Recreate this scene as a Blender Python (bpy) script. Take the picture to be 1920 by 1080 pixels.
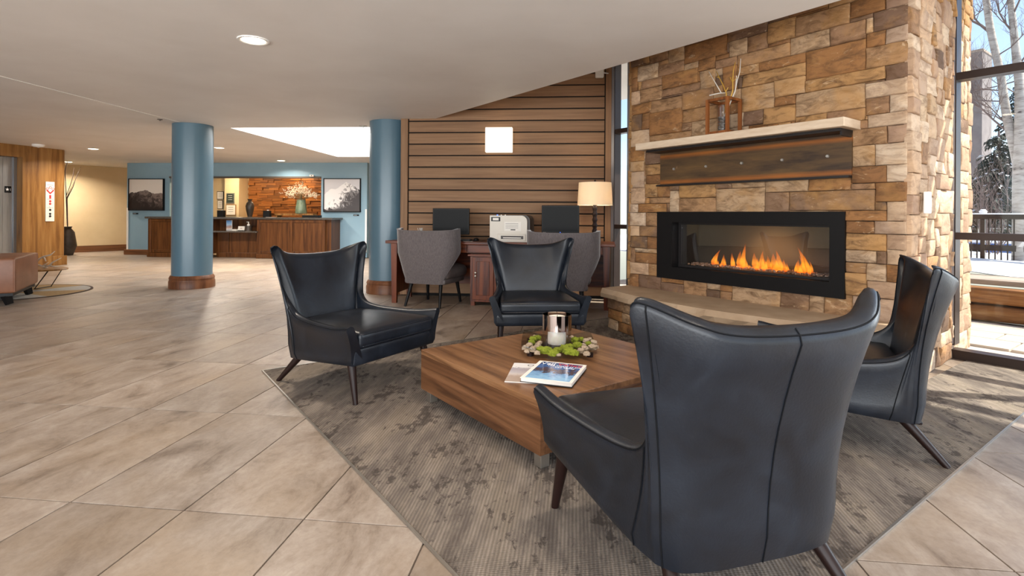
import bpy, bmesh, math, random
from mathutils import Vector, Matrix, noise as mnoise
for o in list(bpy.data.objects): bpy.data.objects.remove(o)
PI=math.pi; rad=math.radians
sc=bpy.context.scene
C=sc.collection
# ---------------------------------------------------------------- camera
F=1017.0; HY=403.5; ROLL=0.0065; H=1.12
cam=bpy.data.cameras.new('camera'); camo=bpy.data.objects.new('camera',cam); C.objects.link(camo)
cam.sensor_width=36; cam.lens=F/1920*36; cam.shift_y=-(540-HY)/1920; cam.clip_start=0.02; cam.clip_end=400
camo.matrix_world=Matrix.Translation((0,0,H))@Matrix.Rotation(PI/2,4,'X')@Matrix.Rotation(ROLL,4,'Z')
sc.camera=camo
# ---------------------------------------------------------------- world, sun, exposure
w=bpy.data.worlds.new('sky'); sc.world=w; w.use_nodes=True
nt=w.node_tree; bg=nt.nodes['Background']
sky=nt.nodes.new('ShaderNodeTexSky'); sky.sky_type='NISHITA'; sky.sun_disc=False
sky.sun_elevation=rad(44); sky.altitude=2400; sky.air_density=1.0; sky.dust_density=2.2; sky.ozone_density=1.0
mixw=nt.nodes.new('ShaderNodeMix'); mixw.data_type='RGBA'; mixw.inputs[0].default_value=0.16
mixw.inputs[7].default_value=(6.0,6.2,6.4,1)
nt.links.new(sky.outputs[0],mixw.inputs[6]); nt.links.new(mixw.outputs[2],bg.inputs[0])
bg.inputs[1].default_value=0.115
# frames: building axes (A along the back walls) and fireplace axes (U along the hearth, V into it)
PHI=rad(4.6)
VPX=212.0; _a=(960-VPX)/F; _n=math.hypot(_a,1)
U=Vector((_a/_n,-1/_n,0)); V=Vector((1/_n,_a/_n,0)); ROT_UV=math.atan2(U.y,U.x); ROT_AB=-PHI
AX=Vector((math.cos(PHI),-math.sin(PHI),0)); BX=Vector((math.sin(PHI),math.cos(PHI),0))
sun=bpy.data.lights.new('sun','SUN'); sun.energy=4.4; sun.angle=rad(0.8); sun.color=(1.0,0.93,0.82)
suno=bpy.data.objects.new('sun',sun); C.objects.link(suno)
_d=(-1.15*U-1.0*V+Vector((0,0,-1.62))).normalized()
suno.rotation_euler=_d.to_track_quat('-Z','Y').to_euler(); suno.location=(12,6,14)
sky.sun_rotation=math.atan2(-_d.x,-_d.y)
vs=sc.view_settings; vs.view_transform='Standard'; vs.look='None'; vs.gamma=1; vs.use_curve_mapping=False; vs.exposure=1.27
sc.cycles.use_denoising=True; sc.cycles.max_bounces=8; sc.cycles.diffuse_bounces=5; sc.cycles.transparent_max_bounces=12
sc.cycles.sample_clamp_indirect=6.0; sc.cycles.caustics_reflective=False; sc.cycles.caustics_refractive=False

# added area fill behind the camera, tilted up to brighten room and ceiling
_dl=bpy.data.lights.new('rear_fill','AREA'); _dl.shape='RECTANGLE'; _dl.size=13; _dl.size_y=2.2; _dl.energy=385; _dl.color=(.97,.985,1.0)
_dlo=bpy.data.objects.new('rear_fill',_dl); C.objects.link(_dlo); _dlo.location=(-3.2,-3.1,1.2); _dlo.rotation_euler=(PI/2+rad(38),0,0)

# added area fill outside the unseen bay glazing, brightens the right side
_wl=bpy.data.lights.new('bay_fill','AREA'); _wl.shape='RECTANGLE'; _wl.size=2.5; _wl.size_y=2.7; _wl.energy=75; _wl.color=(.90,.95,1.0)
_wlo=bpy.data.objects.new('bay_fill',_wl); C.objects.link(_wlo); _wlo.location=U*1.6+V*5.75+Vector((0,0,1.75)); _wlo.rotation_euler=(-V-.1*U+Vector((0,0,-.12))).to_track_quat('-Z','Z').to_euler()

# pixel of the photograph -> point of the place (on a height, on a wall)
def ray(px,py):
    a=px-960; b=py-HY
    return (a+ROLL*b)/F,(b-ROLL*a)/F
def PZ(px,py,z=0.0):
    t,s=ray(px,py); Y=(H-z)/s; return Vector((t*Y,Y,z))
def PY(px,py,Y):
    t,s=ray(px,py); return Vector((t*Y,Y,H-s*Y))
def PV(px,py,v):
    t,s=ray(px,py); Y=v/(V.x*t+V.y); p=Vector((t*Y,Y,H-s*Y)); return Vector((p.dot(U),v,p.z))   # in u,v,z
def PB(px,py,b):
    t,s=ray(px,py); Y=b/(BX.x*t+BX.y); p=Vector((t*Y,Y,H-s*Y)); return Vector((p.dot(AX),b,p.z))   # in a,b,z
def UVW(u,v,z=0): return U*u+V*v+Vector((0,0,z))
def toUV(p): return Vector((p.dot(U),p.dot(V),p.z))
def toAB(p): return Vector((p.dot(AX),p.dot(BX),p.z))
def ABW(a,b,z=0): return AX*a+BX*b+Vector((0,0,z))

# ---------------------------------------------------------------- materials
def lin(c):
    return tuple((x/12.92 if x<=0.04045 else ((x+0.055)/1.055)**2.4) for x in [k/255 for k in c])+(1,)
class NT:
    def __init__(s,name):
        s.m=bpy.data.materials.new(name); s.m.use_nodes=True; s.t=s.m.node_tree; s.b=s.t.nodes['Principled BSDF']; s.out=s.t.nodes['Material Output']
    def n(s,typ,**k):
        x=s.t.nodes.new('ShaderNode'+typ)
        for a,b in k.items():
            if a.startswith('i_'):
                key=a[2:]; key=int(key) if key.isdigit() else key.replace('_',' ')
                x.inputs[key].default_value=b
            else: setattr(x,a,b)
        return x
    def l(s,a,b): s.t.links.new(a,b)
    def set(s,**k):
        for a,b in k.items(): s.b.inputs[a.replace('_',' ')].default_value=b
    def coord(s,scale=(1,1,1),kind='Object',rand=0.0,rot=(0,0,0)):
        tc=s.n('TexCoord'); src=tc.outputs[kind]
        if rand:
            oi=s.n('ObjectInfo'); mu=s.n('VectorMath',operation='MULTIPLY_ADD')
            cm=s.n('CombineXYZ'); s.l(oi.outputs['Random'],cm.inputs[0]); s.l(oi.outputs['Random'],cm.inputs[1]); s.l(oi.outputs['Random'],cm.inputs[2])
            s.l(cm.outputs[0],mu.inputs[0]); mu.inputs[1].default_value=(rand,rand*1.7,rand*.6); s.l(src,mu.inputs[2]); src=mu.outputs[0]
        mp=s.n('Mapping'); mp.inputs['Scale'].default_value=scale; mp.inputs['Rotation'].default_value=rot; s.l(src,mp.inputs[0]); return mp.outputs[0]
    def noise(s,vec,scale=5,detail=4,rough=.55,dist=0):
        x=s.n('TexNoise'); x.inputs['Scale'].default_value=scale; x.inputs['Detail'].default_value=detail; x.inputs['Roughness'].default_value=rough; x.inputs['Distortion'].default_value=dist
        s.l(vec,x.inputs['Vector']); return x.outputs[0]
    def ramp(s,fac,stops,mode='LINEAR'):
        x=s.n('ValToRGB'); x.color_ramp.interpolation=mode; e=x.color_ramp.elements
        while len(e)<len(stops): e.new(0.5)
        for i,(p,c) in enumerate(stops): e[i].position=p; e[i].color=c if len(c)==4 else lin(c)
        s.l(fac,x.inputs[0]); return x.outputs[0]
    def mix(s,fac,a,b,mode='MIX'):
        x=s.n('Mix',data_type='RGBA',blend_type=mode)
        for sock,v in ((0,fac),(6,a),(7,b)):
            if hasattr(v,'is_linked') or isinstance(v,bpy.types.NodeSocket): s.l(v,x.inputs[sock])
            else: x.inputs[sock].default_value=v if sock==0 or len(v)==4 else lin(v)
        return x.outputs[2]
    def math(s,op,a,b=0.0,c=None):
        x=s.n('Math',operation=op)
        for i,v in enumerate((a,b,c)):
            if v is None: continue
            if isinstance(v,bpy.types.NodeSocket): s.l(v,x.inputs[i])
            else: x.inputs[i].default_value=v
        return x.outputs[0]
    def col(s,sock): s.l(sock,s.b.inputs['Base Color'])
    def bump(s,h,strength=.3,dist=.01):
        x=s.n('Bump'); x.inputs['Strength'].default_value=strength; x.inputs['Distance'].default_value=dist; s.l(h,x.inputs['Height']); s.l(x.outputs[0],s.b.inputs['Normal'])
    def rnd(s): return s.n('ObjectInfo').outputs['Random']
def plain(name,c,rough=.5,metal=0,spec=.5,emit=None,es=0):
    m=NT(name); m.set(Base_Color=lin(c),Roughness=rough,Metallic=metal)
    m.b.inputs['Specular IOR Level'].default_value=spec
    if emit: m.b.inputs['Emission Color'].default_value=lin(emit); m.b.inputs['Emission Strength'].default_value=es
    return m.m
def mottled(name,c1,c2,scale=6,rough=.5,bump=0,bscale=40,stretch=(1,1,1),rand=0,spec=.5,detail=5):
    m=NT(name); v=m.coord(stretch,rand=rand); f=m.noise(v,scale,detail); m.col(m.ramp(f,[(.3,c1),(.7,c2)]))
    m.set(Roughness=rough); m.b.inputs['Specular IOR Level'].default_value=spec
    if bump: m.bump(m.noise(v,bscale,3),bump,.004)
    return m.m
def wood(name,c1,c2,c3,scale=1.0,axis=0,rough=.4,rand=7.0,var=.25,ring=14,kind='Object',rot=(0,0,0)):
    m=NT(name); st=[ring*scale]*3; st[axis]=0.9*scale
    v=m.coord(tuple(st),rand=rand,kind=kind,rot=rot)
    f=m.noise(v,1.0,6,.62,.6); g=m.noise(v,4.5,3,.6)
    c=m.ramp(f,[(.36,c1),(.5,c2),(.64,c3)])
    c=m.mix(m.math('MULTIPLY',g,.35),c,c1)
    hv=m.n('HueSaturation'); m.l(c,hv.inputs['Color'])
    m.l(m.math('MULTIPLY_ADD',m.rnd(),var,1-var*.5),hv.inputs['Value']); m.col(hv.outputs[0])
    m.set(Roughness=rough); m.b.inputs['Specular IOR Level'].default_value=.3; m.bump(g,.06,.002); return m.m
MT={}
def mk():
    MT['ceiling']=mottled('ceiling_plaster',(226,221,216),(235,231,227),1.3,.55,.05,30)
    MT['white']=plain('white_paint',(236,234,230),.5)
    MT['cream']=mottled('cream_wall_paint',(206,182,142),(214,192,154),2,.6)
    MT['blue']=mottled('blue_wall_paint',(132,164,182),(142,172,188),1.6,.45,.04,60)
    MT['bluecol']=mottled('blue_column_enamel',(78,106,122),(88,115,130),2.2,.28,.05,25,(1,1,.4))
    # floor tile
    m=NT('travertine_tile'); v=m.coord((1,1,1),rand=31.0); v2=m.coord((2.3,1.0,1),rand=17.0)
    f=m.noise(v2,2.6,10,.74,.4); g=m.noise(v,1.1,4); k=m.noise(v,38,4,.7)
    c=m.ramp(f,[(.33,(102,87,74)),(.45,(138,123,109)),(.55,(152,138,125)),(.68,(168,156,144))])
    c=m.mix(m.math('MULTIPLY',m.ramp(g,[(.48,(0,0,0)),(.66,(255,255,255))]),.5),c,(150,128,102)); c=m.mix(m.math('MULTIPLY',m.math('SUBTRACT',k,.45),.9),c,(96,80,66))
    hv=m.n('HueSaturation'); m.l(c,hv.inputs['Color']); m.l(m.math('MULTIPLY_ADD',m.rnd(),.26,.88),hv.inputs['Value']); hv.inputs['Saturation'].default_value=.95
    m.col(hv.outputs[0]); m.l(m.math('MULTIPLY_ADD',f,.25,.28),m.b.inputs['Roughness']); m.bump(k,.05,.002); MT['tile']=m.m
    MT['grout']=mottled('grey_grout',(92,80,70),(104,92,82),20,.8)
    # carpet: ribs along the tile direction, worn dark blotches
    m=NT('ribbed_carpet'); v=m.coord((1,1,1),rot=(0,0,CARPET_ROT)); sp=m.n('SeparateXYZ'); m.l(v,sp.inputs[0])
    wx=m.math('SINE',m.math('MULTIPLY',sp.outputs[0],2*PI/.0135)); wy=m.math('SINE',m.math('MULTIPLY',sp.outputs[1],2*PI/.009))
    vs_=m.n('Mapping'); vs_.inputs['Scale'].default_value=(3.0,.8,1); m.l(v,vs_.inputs[0])
    big=m.noise(vs_.outputs[0],1.5,3,.6); vf=m.n('Mapping'); vf.inputs['Scale'].default_value=(16,3.0,1); m.l(v,vf.inputs[0])
    st=m.noise(vf.outputs[0],1.2,6,.7); vb=m.n('Mapping'); vb.inputs['Scale'].default_value=(2.2,1.2,1); m.l(v,vb.inputs[0])
    bl=m.math('MULTIPLY_ADD',m.noise(vb.outputs[0],11,9,.72,.4),.6,m.math('MULTIPLY',m.noise(vb.outputs[0],2.4,3,.5),.4))
    c=m.ramp(big,[(.34,(92,84,78)),(.5,(116,107,99)),(.64,(132,121,108))])
    c=m.mix(m.math('MULTIPLY',m.ramp(st,[(.45,(0,0,0)),(.62,(255,255,255))]),.35),c,(176,163,148))
    c=m.mix(m.ramp(bl,[(.535,(0,0,0)),(.575,(225,225,225))]),c,(58,52,49))
    rib=m.math('MULTIPLY_ADD',wx,.5,.5); c=m.mix(m.math('MULTIPLY',rib,.42),c,(70,62,56))
    m.col(c); m.set(Roughness=.95); m.b.inputs['Specular IOR Level'].default_value=.15
    m.bump(m.math('ADD',m.math('MULTIPLY',wx,-.6),m.math('MULTIPLY',wy,.3)),.5,.003); MT['carpet']=m.m
    MT['trimmetal']=plain('brushed_trim_metal',(176,172,164),.35,.9)
    # stone
    def sandstone(nm_,key_,pal_,dk_,oc_):
        m=NT(nm_); v=m.coord((1,1,1),rand=53.0); v2=m.coord((1,1,2.4),rand=23.0)
        r=m.rnd(); base=m.ramp(r,pal_,'CONSTANT')
        f=m.noise(v2,7,8,.7,.8); g=m.noise(v,3.0,5,.6,.4); h=m.noise(v,40,5,.7)
        c=m.mix(m.ramp(f,[(.44,(0,0,0)),(.66,(235,235,235))]),base,dk_)
        c=m.mix(m.math('MULTIPLY',m.ramp(g,[(.5,(0,0,0)),(.68,(255,255,255))]),.55),c,oc_)
        c=m.mix(m.math('MULTIPLY',m.ramp(m.noise(v2,5,7,.75,1.5),[(.60,(0,0,0)),(.66,(255,255,255))]),.5),c,(214,186,150))
        m.col(c); m.set(Roughness=.82); m.b.inputs['Specular IOR Level'].default_value=.25
        m.bump(m.math('ADD',m.math('MULTIPLY',f,.7),m.math('MULTIPLY',h,.35)),.85,.012); MT[key_]=m.m
    sandstone('split_face_sandstone','stone',[(0,(160,124,90)),(.12,(136,96,62)),(.24,(170,130,86)),(.36,(146,112,84)),(.46,(118,92,74)),(.56,(176,146,114)),(.66,(150,106,66)),(.76,(132,104,82)),(.85,(186,160,132)),(.93,(104,82,66)),(1,(164,124,84))],(92,66,44),(180,134,80))
    sandstone('pale_quoin_sandstone','palestone',[(0,(188,162,136)),(.15,(170,140,114)),(.3,(196,172,148)),(.45,(160,130,108)),(.6,(190,158,128)),(.75,(172,146,124)),(.88,(200,178,154)),(1,(180,142,106))],(136,108,86),(200,166,130))  # own pale tan; on the flank, sunlit brightness is put into the colour too
    MT['mortar']=plain('dark_recessed_mortar',(62,48,36),.95)
    MT['slab']=mottled('flagstone_slab',(160,136,110),(178,154,128),5,.7,.35,18,(1,1,1),0,.3)
    MT['mantel']=mottled('travertine_mantel',(196,172,146),(216,196,172),7,.65,.35,30,(1,1,5))
    m=NT('rusted_steel'); v=m.coord((.8,3,5)); f=m.noise(v,3,6,.65,.3); 
    sp=m.n('SeparateXYZ'); m.l(m.n('TexCoord').outputs['Object'],sp.inputs[0])
    edge=m.math('ABSOLUTE',m.math('SUBTRACT',sp.outputs[2],BEAM_MID)); er=m.ramp(edge,[(BEAM_HALF*.62,(0,0,0)),(BEAM_HALF*.84,(255,255,255)),(BEAM_HALF*.97,(30,30,30))])
    c=m.ramp(f,[(.3,(54,40,30)),(.55,(88,66,42)),(.75,(110,82,48))]); c=m.mix(m.math('MULTIPLY',er,m.math('ADD',f,.25)),c,(166,96,38))
    m.col(c); m.set(Roughness=.5,Metallic=.25); MT['rust']=m.m
    MT['blacksteel']=plain('blackened_steel',(34,30,30),.45,.3)
    MT['bolt']=plain('bolt_steel',(190,188,184),.35,.8)
    MT['black']=plain('matte_black_metal',(15,14,15),.5,0,.2)
    MT['blackin']=plain('firebox_dark_liner',(58,52,46),.45,.2)
    MT['plank']=wood('weathered_plank',(126,94,68),(140,106,77),(150,116,86),1.0,0,.6,9,.16,26)
    MT['plankback']=plain('dark_gap_backing',(18,13,10),.9)
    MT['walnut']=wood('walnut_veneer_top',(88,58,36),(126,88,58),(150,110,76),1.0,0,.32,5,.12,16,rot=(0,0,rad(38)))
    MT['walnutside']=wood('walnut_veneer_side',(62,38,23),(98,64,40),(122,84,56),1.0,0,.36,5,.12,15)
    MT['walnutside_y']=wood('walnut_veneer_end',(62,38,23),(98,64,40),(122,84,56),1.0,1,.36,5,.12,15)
    MT['deskwood']=wood('dark_cherry_wood',(60,22,6),(104,46,15),(122,60,22),1.0,0,.35,5,.1,14)
    MT['deskwood_z']=wood('dark_cherry_wood_upright',(60,22,6),(106,47,16),(124,62,24),1.0,2,.35,5,.1,14)
    MT['recwood']=wood('reception_oak',(64,35,15),(94,57,27),(112,71,37),1.0,2,.35,5,.15,18)
    MT['oak']=wood('elevator_oak_veneer',(106,70,33),(142,100,53),(162,120,70),.8,2,.4,5,.1,16)
    MT['basewood']=wood('oak_baseboard',(84,52,30),(120,78,48),(138,94,60),1.0,0,.45,5,.1,16)
    MT['ringwood']=wood('column_base_wood',(78,46,28),(110,68,42),(128,84,54),1.0,2,.4,5,.05,8)
    MT['block']=wood('end_grain_wall_block',(96,52,18),(146,88,34),(170,108,48),1.0,0,.5,11,.55,22)
    m=NT('navy_leather'); v=m.coord((1,1,1),rand=3.0); f=m.noise(v,4,6,.6,.6); g=m.noise(v,120,3,.6); s_=m.noise(m.coord((2,14,9),rand=11,rot=(.5,.3,.8)),1.6,8,.75,2)
    c=m.ramp(f,[(.34,(13,16,22)),(.52,(20,25,33)),(.7,(30,36,45))])
    m.b.inputs['Specular IOR Level'].default_value=.38
    m.col(c); m.l(m.math('MULTIPLY_ADD',f,.22,.25),m.b.inputs['Roughness']); m.bump(m.math('ADD',g,m.math('MULTIPLY',f,2.0)),.12,.004); MT['leather']=m.m
    MT['seam']=plain('seam_thread',(16,17,20),.7,0,.1)
    MT['leg']=plain('espresso_leg',(30,16,13),.4,0,.25)
    MT['blackleg']=plain('black_leg',(14,13,14),.45,0,.25)
    m=NT('grey_chenille'); v=m.coord((1,1,1)); f=m.noise(m.coord((60,60,9)),3,4,.6); g=m.noise(v,5,4)
    c=m.ramp(f,[(.3,(76,69,70)),(.7,(112,103,103))]); c=m.mix(m.math('MULTIPLY',g,.4),c,(84,78,78)); m.col(c); m.set(Roughness=.9,Sheen_Weight=.6,Sheen_Roughness=.4); m.bump(f,.3,.003); MT['chenille']=m.m
    MT['greyleather']=mottled('grey_vinyl_seat',(84,77,76),(102,95,93),6,.38,.1,90)
    MT['brownleather']=mottled('tan_brown_leather',(118,76,54),(140,94,68),5,.42,.08,60)
    MT['steel']=mottled('brushed_elevator_steel',(150,152,156),(166,168,172),3,.3,0,40,(30,30,1)); 
    MT['steel'].node_tree.nodes['Principled BSDF'].inputs['Metallic'].default_value=.85
    MT['nickel']=plain('brushed_nickel_foot',(166,158,148),.35,.9)
    MT['brass']=plain('aged_brass',(150,118,70),.35,.9)
    MT['pewter']=plain('pewter_knob',(150,142,130),.35,.9)
    MT['granite']=mottled('dark_speckled_granite',(34,30,28),(104,96,88),120,.2,0,40)
    MT['plastic']=plain('black_plastic',(16,16,17),.5,0,.25)
    MT['screen']=plain('dark_screen_glass',(9,9,10),.45,0,.15)
    MT['printer']=plain('warm_white_plastic',(206,198,186),.45)
    MT['printerdark']=plain('charcoal_plastic',(58,50,46),.5)
    MT['paper']=plain('white_paper',(226,220,212),.7)
    MT['ink']=plain('black_ink',(26,26,30),.6)
    MT['inkred']=plain('red_ink',(196,42,44),.6)
    MT['inkwhite']=plain('white_ink',(240,240,240),.6)
    MT['wax']=plain('ivory_wax',(238,228,214),.5); MT['wax'].node_tree.nodes['Principled BSDF'].inputs['Subsurface Weight'].default_value=.2
    MT['mirror']=plain('mirrored_band',(176,160,150),.06,1.0)
    MT['greenmoss']=mottled('lime_moss',(106,122,22),(168,176,48),60,.95,.8,120)
    MT['beigemoss']=mottled('dried_beige_moss',(176,150,122),(216,196,172),50,.95,.8,110)
    MT['pebble']=mottled('river_pebble',(56,50,48),(112,104,98),9,.4,0,40,(1,1,1),13)
    MT['twiggold']=plain('gilded_twig',(196,152,62),.4,.3)
    MT['twigwhite']=plain('bleached_twig',(206,198,188),.6)
    MT['antler']=plain('bleached_antler',(210,200,188),.5)
    MT['lantern']=wood('lantern_teak',(96,54,24),(134,78,38),(150,92,50),1.0,2,.45,5,.1,20)
    MT['snow']=mottled('fresh_snow',(226,230,238),(244,245,248),2,.8,.3,9)
    MT['log']=wood('weathered_log',(96,58,30),(146,96,54),(172,128,84),.8,0,.75,5,.2,9)
    MT['logtop']=wood('grey_sleeper_top',(132,116,104),(170,154,140),(190,176,162),.8,0,.8,5,.1,9)
    MT['paving']=mottled('snow_washed_flagstone',(178,164,150),(206,194,180),4,.75,.2,20,(1,4,1))
    m=NT('aspen_bark'); v=m.coord((2,2,9)); f=m.noise(v,2.2,6,.7,.5); g=m.noise(m.coord((1,1,2.2)),3.2,3,.5)
    c=m.ramp(f,[(.30,(56,48,46)),(.38,(146,138,132)),(.55,(180,174,169)),(.8,(198,194,190))]); c=m.mix(m.ramp(g,[(.66,(0,0,0)),(.72,(255,255,255))]),c,(64,54,52)); m.col(c); m.set(Roughness=.8); MT['bark']=m.m
    MT['twigdark']=plain('grey_bare_twig',(108,94,92),.8)
    MT['needle']=mottled('dark_spruce_needles',(26,38,34),(50,62,54),8,.8)
    MT['pillar']=mottled('grey_stucco_tower',(112,104,104),(128,120,118),3,.8)
    MT['brickred']=plain('red_brown_siding',(132,78,60),.8)
    MT['frame']=plain('dark_bronze_mullion',(46,34,30),.4,.4)
    MT['frameface']=plain('aluminium_mullion_face',(150,152,160),.35,.6)
    MT['vase']=mottled('green_glazed_ceramic',(84,104,84),(134,146,122),5,.18,0,40,(6,6,.6))
    MT['vasedark']=mottled('dark_bronze_vase',(46,38,32),(74,62,52),6,.4)
    MT['blossom']=plain('cream_blossom',(238,222,196),.8)
    MT['stem']=plain('dry_stem',(120,104,70),.8)
    MT['diffuser']=plain('x',(1,1,1)) if False else None
    _m=NT('added_skylight_diffuser'); _t=_m.n('BsdfTranslucent'); _t.inputs[0].default_value=(.85,.87,.9,1); _m.l(_t.outputs[0],_m.out.inputs[0]); MT['diffuser']=_m.m
    MT['rubber']=plain('dark_sconce_back',(90,80,70),.5)
    MT['rugtan']=mottled('round_rug_tan',(138,112,74),(158,130,88),30,.95)
    MT['ruggrey']=mottled('round_rug_grey',(150,148,142),(166,164,158),30,.95)
    MT['rugbrown']=plain('round_rug_border',(66,50,40),.9)
    MT['ember']=mottled('crushed_glass_media',(120,84,60),(190,150,120),60,.3,.8,80)
    # lights
    def emit(name,c,s):
        m=bpy.data.materials.new(name); m.use_nodes=True; t=m.node_tree; t.nodes.remove(t.nodes['Principled BSDF'])
        e=t.nodes.new('ShaderNodeEmission'); e.inputs[0].default_value=lin(c); e.inputs[1].default_value=s; t.links.new(e.outputs[0],t.nodes['Material Output'].inputs[0]); return m
    MT['lens']=emit('downlight_lens',(255,236,205),9)
    MT['sconce']=emit('sconce_glass_glow',(255,236,208),.75)
    MT['bulb']=emit('lamp_bulb',(255,214,160),12)
    MT['led']=emit('blue_led',(70,110,255),2)
    # glass: thin panes
    def pane(name,tint=(1,1,1),gl=.06,rough=0):
        m=bpy.data.materials.new(name); m.use_nodes=True; t=m.node_tree; t.nodes.remove(t.nodes['Principled BSDF'])
        tr=t.nodes.new('ShaderNodeBsdfTransparent'); tr.inputs[0].default_value=(*tint,1); g=t.nodes.new('ShaderNodeBsdfGlossy'); g.inputs['Roughness'].default_value=rough
        mx=t.nodes.new('ShaderNodeMixShader'); mx.inputs[0].default_value=gl
        t.links.new(tr.outputs[0],mx.inputs[1]); t.links.new(g.outputs[0],mx.inputs[2]); t.links.new(mx.outputs[0],t.nodes['Material Output'].inputs[0]); return m
    MT['pane']=pane('window_pane',(.97,.985,.98),.02)
    MT['fireglass']=pane('fireplace_glass',(.92,.92,.92),.07)
    MT['clearglass']=pane('clear_glass',(.95,.95,.95),.07)
    MT['trayglass']=pane('bronze_tray_glass',(.74,.74,.70),.10)
    # lamp shade: linen, lets the bulb shine through
    m=NT('linen_shade'); m.set(Base_Color=lin((244,234,216)),Roughness=.8); tl=m.n('BsdfTranslucent'); tl.inputs[0].default_value=lin((250,238,216)); mx=m.n('MixShader'); mx.inputs[0].default_value=.4
    m.l(m.b.outputs[0],mx.inputs[1]); m.l(tl.outputs[0],mx.inputs[2]); m.l(mx.outputs[0],m.out.inputs[0]); MT['shade']=m.m
    # flame: glowing gas, thins out towards the tip
    m=bpy.data.materials.new('gas_flame'); m.use_nodes=True; t=m.node_tree; t.nodes.remove(t.nodes['Principled BSDF'])
    tc=t.nodes.new('ShaderNodeTexCoord'); sp=t.nodes.new('ShaderNodeSeparateXYZ'); t.links.new(tc.outputs['Generated'],sp.inputs[0])
    cr=t.nodes.new('ShaderNodeValToRGB'); e=cr.color_ramp.elements; e[0].position=0; e[0].color=lin((255,96,20)); e[1].position=1; e[1].color=lin((255,96,16)); k=e.new(.4); k.color=lin((255,158,44))
    t.links.new(sp.outputs[2],cr.inputs[0])
    no=t.nodes.new('ShaderNodeTexNoise'); no.inputs['Scale'].default_value=14; t.links.new(tc.outputs['Object'],no.inputs[0])
    ar=t.nodes.new('ShaderNodeValToRGB'); e=ar.color_ramp.elements; e[0].position=0; e[0].color=(.25,.25,.25,1); e[1].position=1; e[1].color=(.04,.04,.04,1); k=e.new(.3); k.color=(.42,.42,.42,1)
    t.links.new(sp.outputs[2],ar.inputs[0]); mu=t.nodes.new('ShaderNodeMath'); mu.operation='MULTIPLY'; t.links.new(ar.outputs[0],mu.inputs[0]); 
    m2=t.nodes.new('ShaderNodeMath'); m2.operation='MULTIPLY_ADD'; m2.inputs[1].default_value=1.4; m2.inputs[2].default_value=.1; t.links.new(no.outputs[0],m2.inputs[0]); t.links.new(m2.outputs[0],mu.inputs[1])
    em=t.nodes.new('ShaderNodeEmission'); em.inputs[1].default_value=1.0; t.links.new(cr.outputs[0],em.inputs[0]); tr=t.nodes.new('ShaderNodeBsdfTransparent'); mx=t.nodes.new('ShaderNodeMixShader')
    t.links.new(mu.outputs[0],mx.inputs[0]); t.links.new(tr.outputs[0],mx.inputs[1]); t.links.new(em.outputs[0],mx.inputs[2]); t.links.new(mx.outputs[0],t.nodes['Material Output'].inputs[0]); MT['flame']=m
    # framed mountain photographs (flat print)
    def art(name,dark,light,skyc,ridge,amp,snowbias,seed):
        m=NT(name); tc=m.n('TexCoord'); sp=m.n('SeparateXYZ'); m.l(tc.outputs['Object'],sp.inputs[0])
        mp=m.n('Mapping'); mp.inputs['Location'].default_value=(seed,0,seed*.3); m.l(tc.outputs['Object'],mp.inputs[0])
        x=sp.outputs[0]; z=sp.outputs[2]
        hx=m.n('CombineXYZ'); m.l(m.math('ADD',x,seed),hx.inputs[0]); rn=m.noise(hx.outputs[0],3.2,7,.55)
        peak=m.math('MULTIPLY',m.math('ABSOLUTE',m.math('SUBTRACT',x,ridge[1])),-ridge[2])
        hgt=m.math('ADD',m.math('MULTIPLY_ADD',rn,amp,ridge[0]-amp*.5),peak)
        sk=m.math('GREATER_THAN',z,hgt)
        n1=m.noise(mp.outputs[0],7,9,.72,1.2); diag=m.math('MULTIPLY',m.math('SUBTRACT',x,ridge[1]),1.3)
        shade=m.math('ADD',m.math('ADD',n1,m.math('MULTIPLY',diag,snowbias)),m.math('MULTIPLY',z,.5))
        rock=m.ramp(shade,[(.38,dark),(.50,[(a+b)//2 for a,b in zip(dark,light)]),(.56,light)])
        low=m.math('LESS_THAN',z,m.math('MULTIPLY_ADD',n1,.5,-.62)); rock=m.mix(low,rock,dark)
        m.col(m.mix(sk,rock,skyc)); m.set(Roughness=.35); return m.m
    MT['art1']=art('mountain_photo_dark',(46,36,34),(132,118,112),(232,224,216),(.12,-.02,.25),.28,.15,3.1)
    MT['art2']=art('mountain_photo_snow',(70,66,68),(240,238,238),(212,210,214),(.33,.10,.5),.3,-.42,9.3)
    # magazine cover, notices
    m=NT('winter_cover_photo'); v=m.coord((1,1,1)); f=m.noise(v,34,6,.7); sp=m.n('SeparateXYZ'); m.l(m.n('TexCoord').outputs['Object'],sp.inputs[0])
    g=m.math('ADD',m.math('MULTIPLY',sp.outputs[1],3.2),m.math('MULTIPLY_ADD',f,.9,.05))
    m.col(m.ramp(g,[(.12,(140,186,222)),(.36,(104,150,196)),(.44,(40,44,66)),(.52,(96,70,62)),(.58,(44,54,84)),(.74,(62,104,160)),(.92,(36,62,112))])); m.set(Roughness=.12); MT['cover']=m.m
    m=NT('grey_cover_photo'); v=m.coord((1,1,1)); f=m.noise(v,60,6,.7); sp=m.n('SeparateXYZ'); m.l(m.n('TexCoord').outputs['Object'],sp.inputs[0])
    g=m.math('ADD',m.math('MULTIPLY',sp.outputs[1],3.6),m.math('MULTIPLY_ADD',f,.3,.35))
    m.col(m.ramp(g,[(.2,(176,158,146)),(.36,(206,196,190)),(.42,(196,190,194)),(.66,(172,166,174)),(.78,(182,178,184)),(.8,(236,234,234))])); m.set(Roughness=.2); MT['cover2']=m.m
    m=NT('blue_brochure'); sp=m.n('SeparateXYZ'); m.l(m.n('TexCoord').outputs['Object'],sp.inputs[0]); f=m.noise(m.coord(),30,4)
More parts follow.
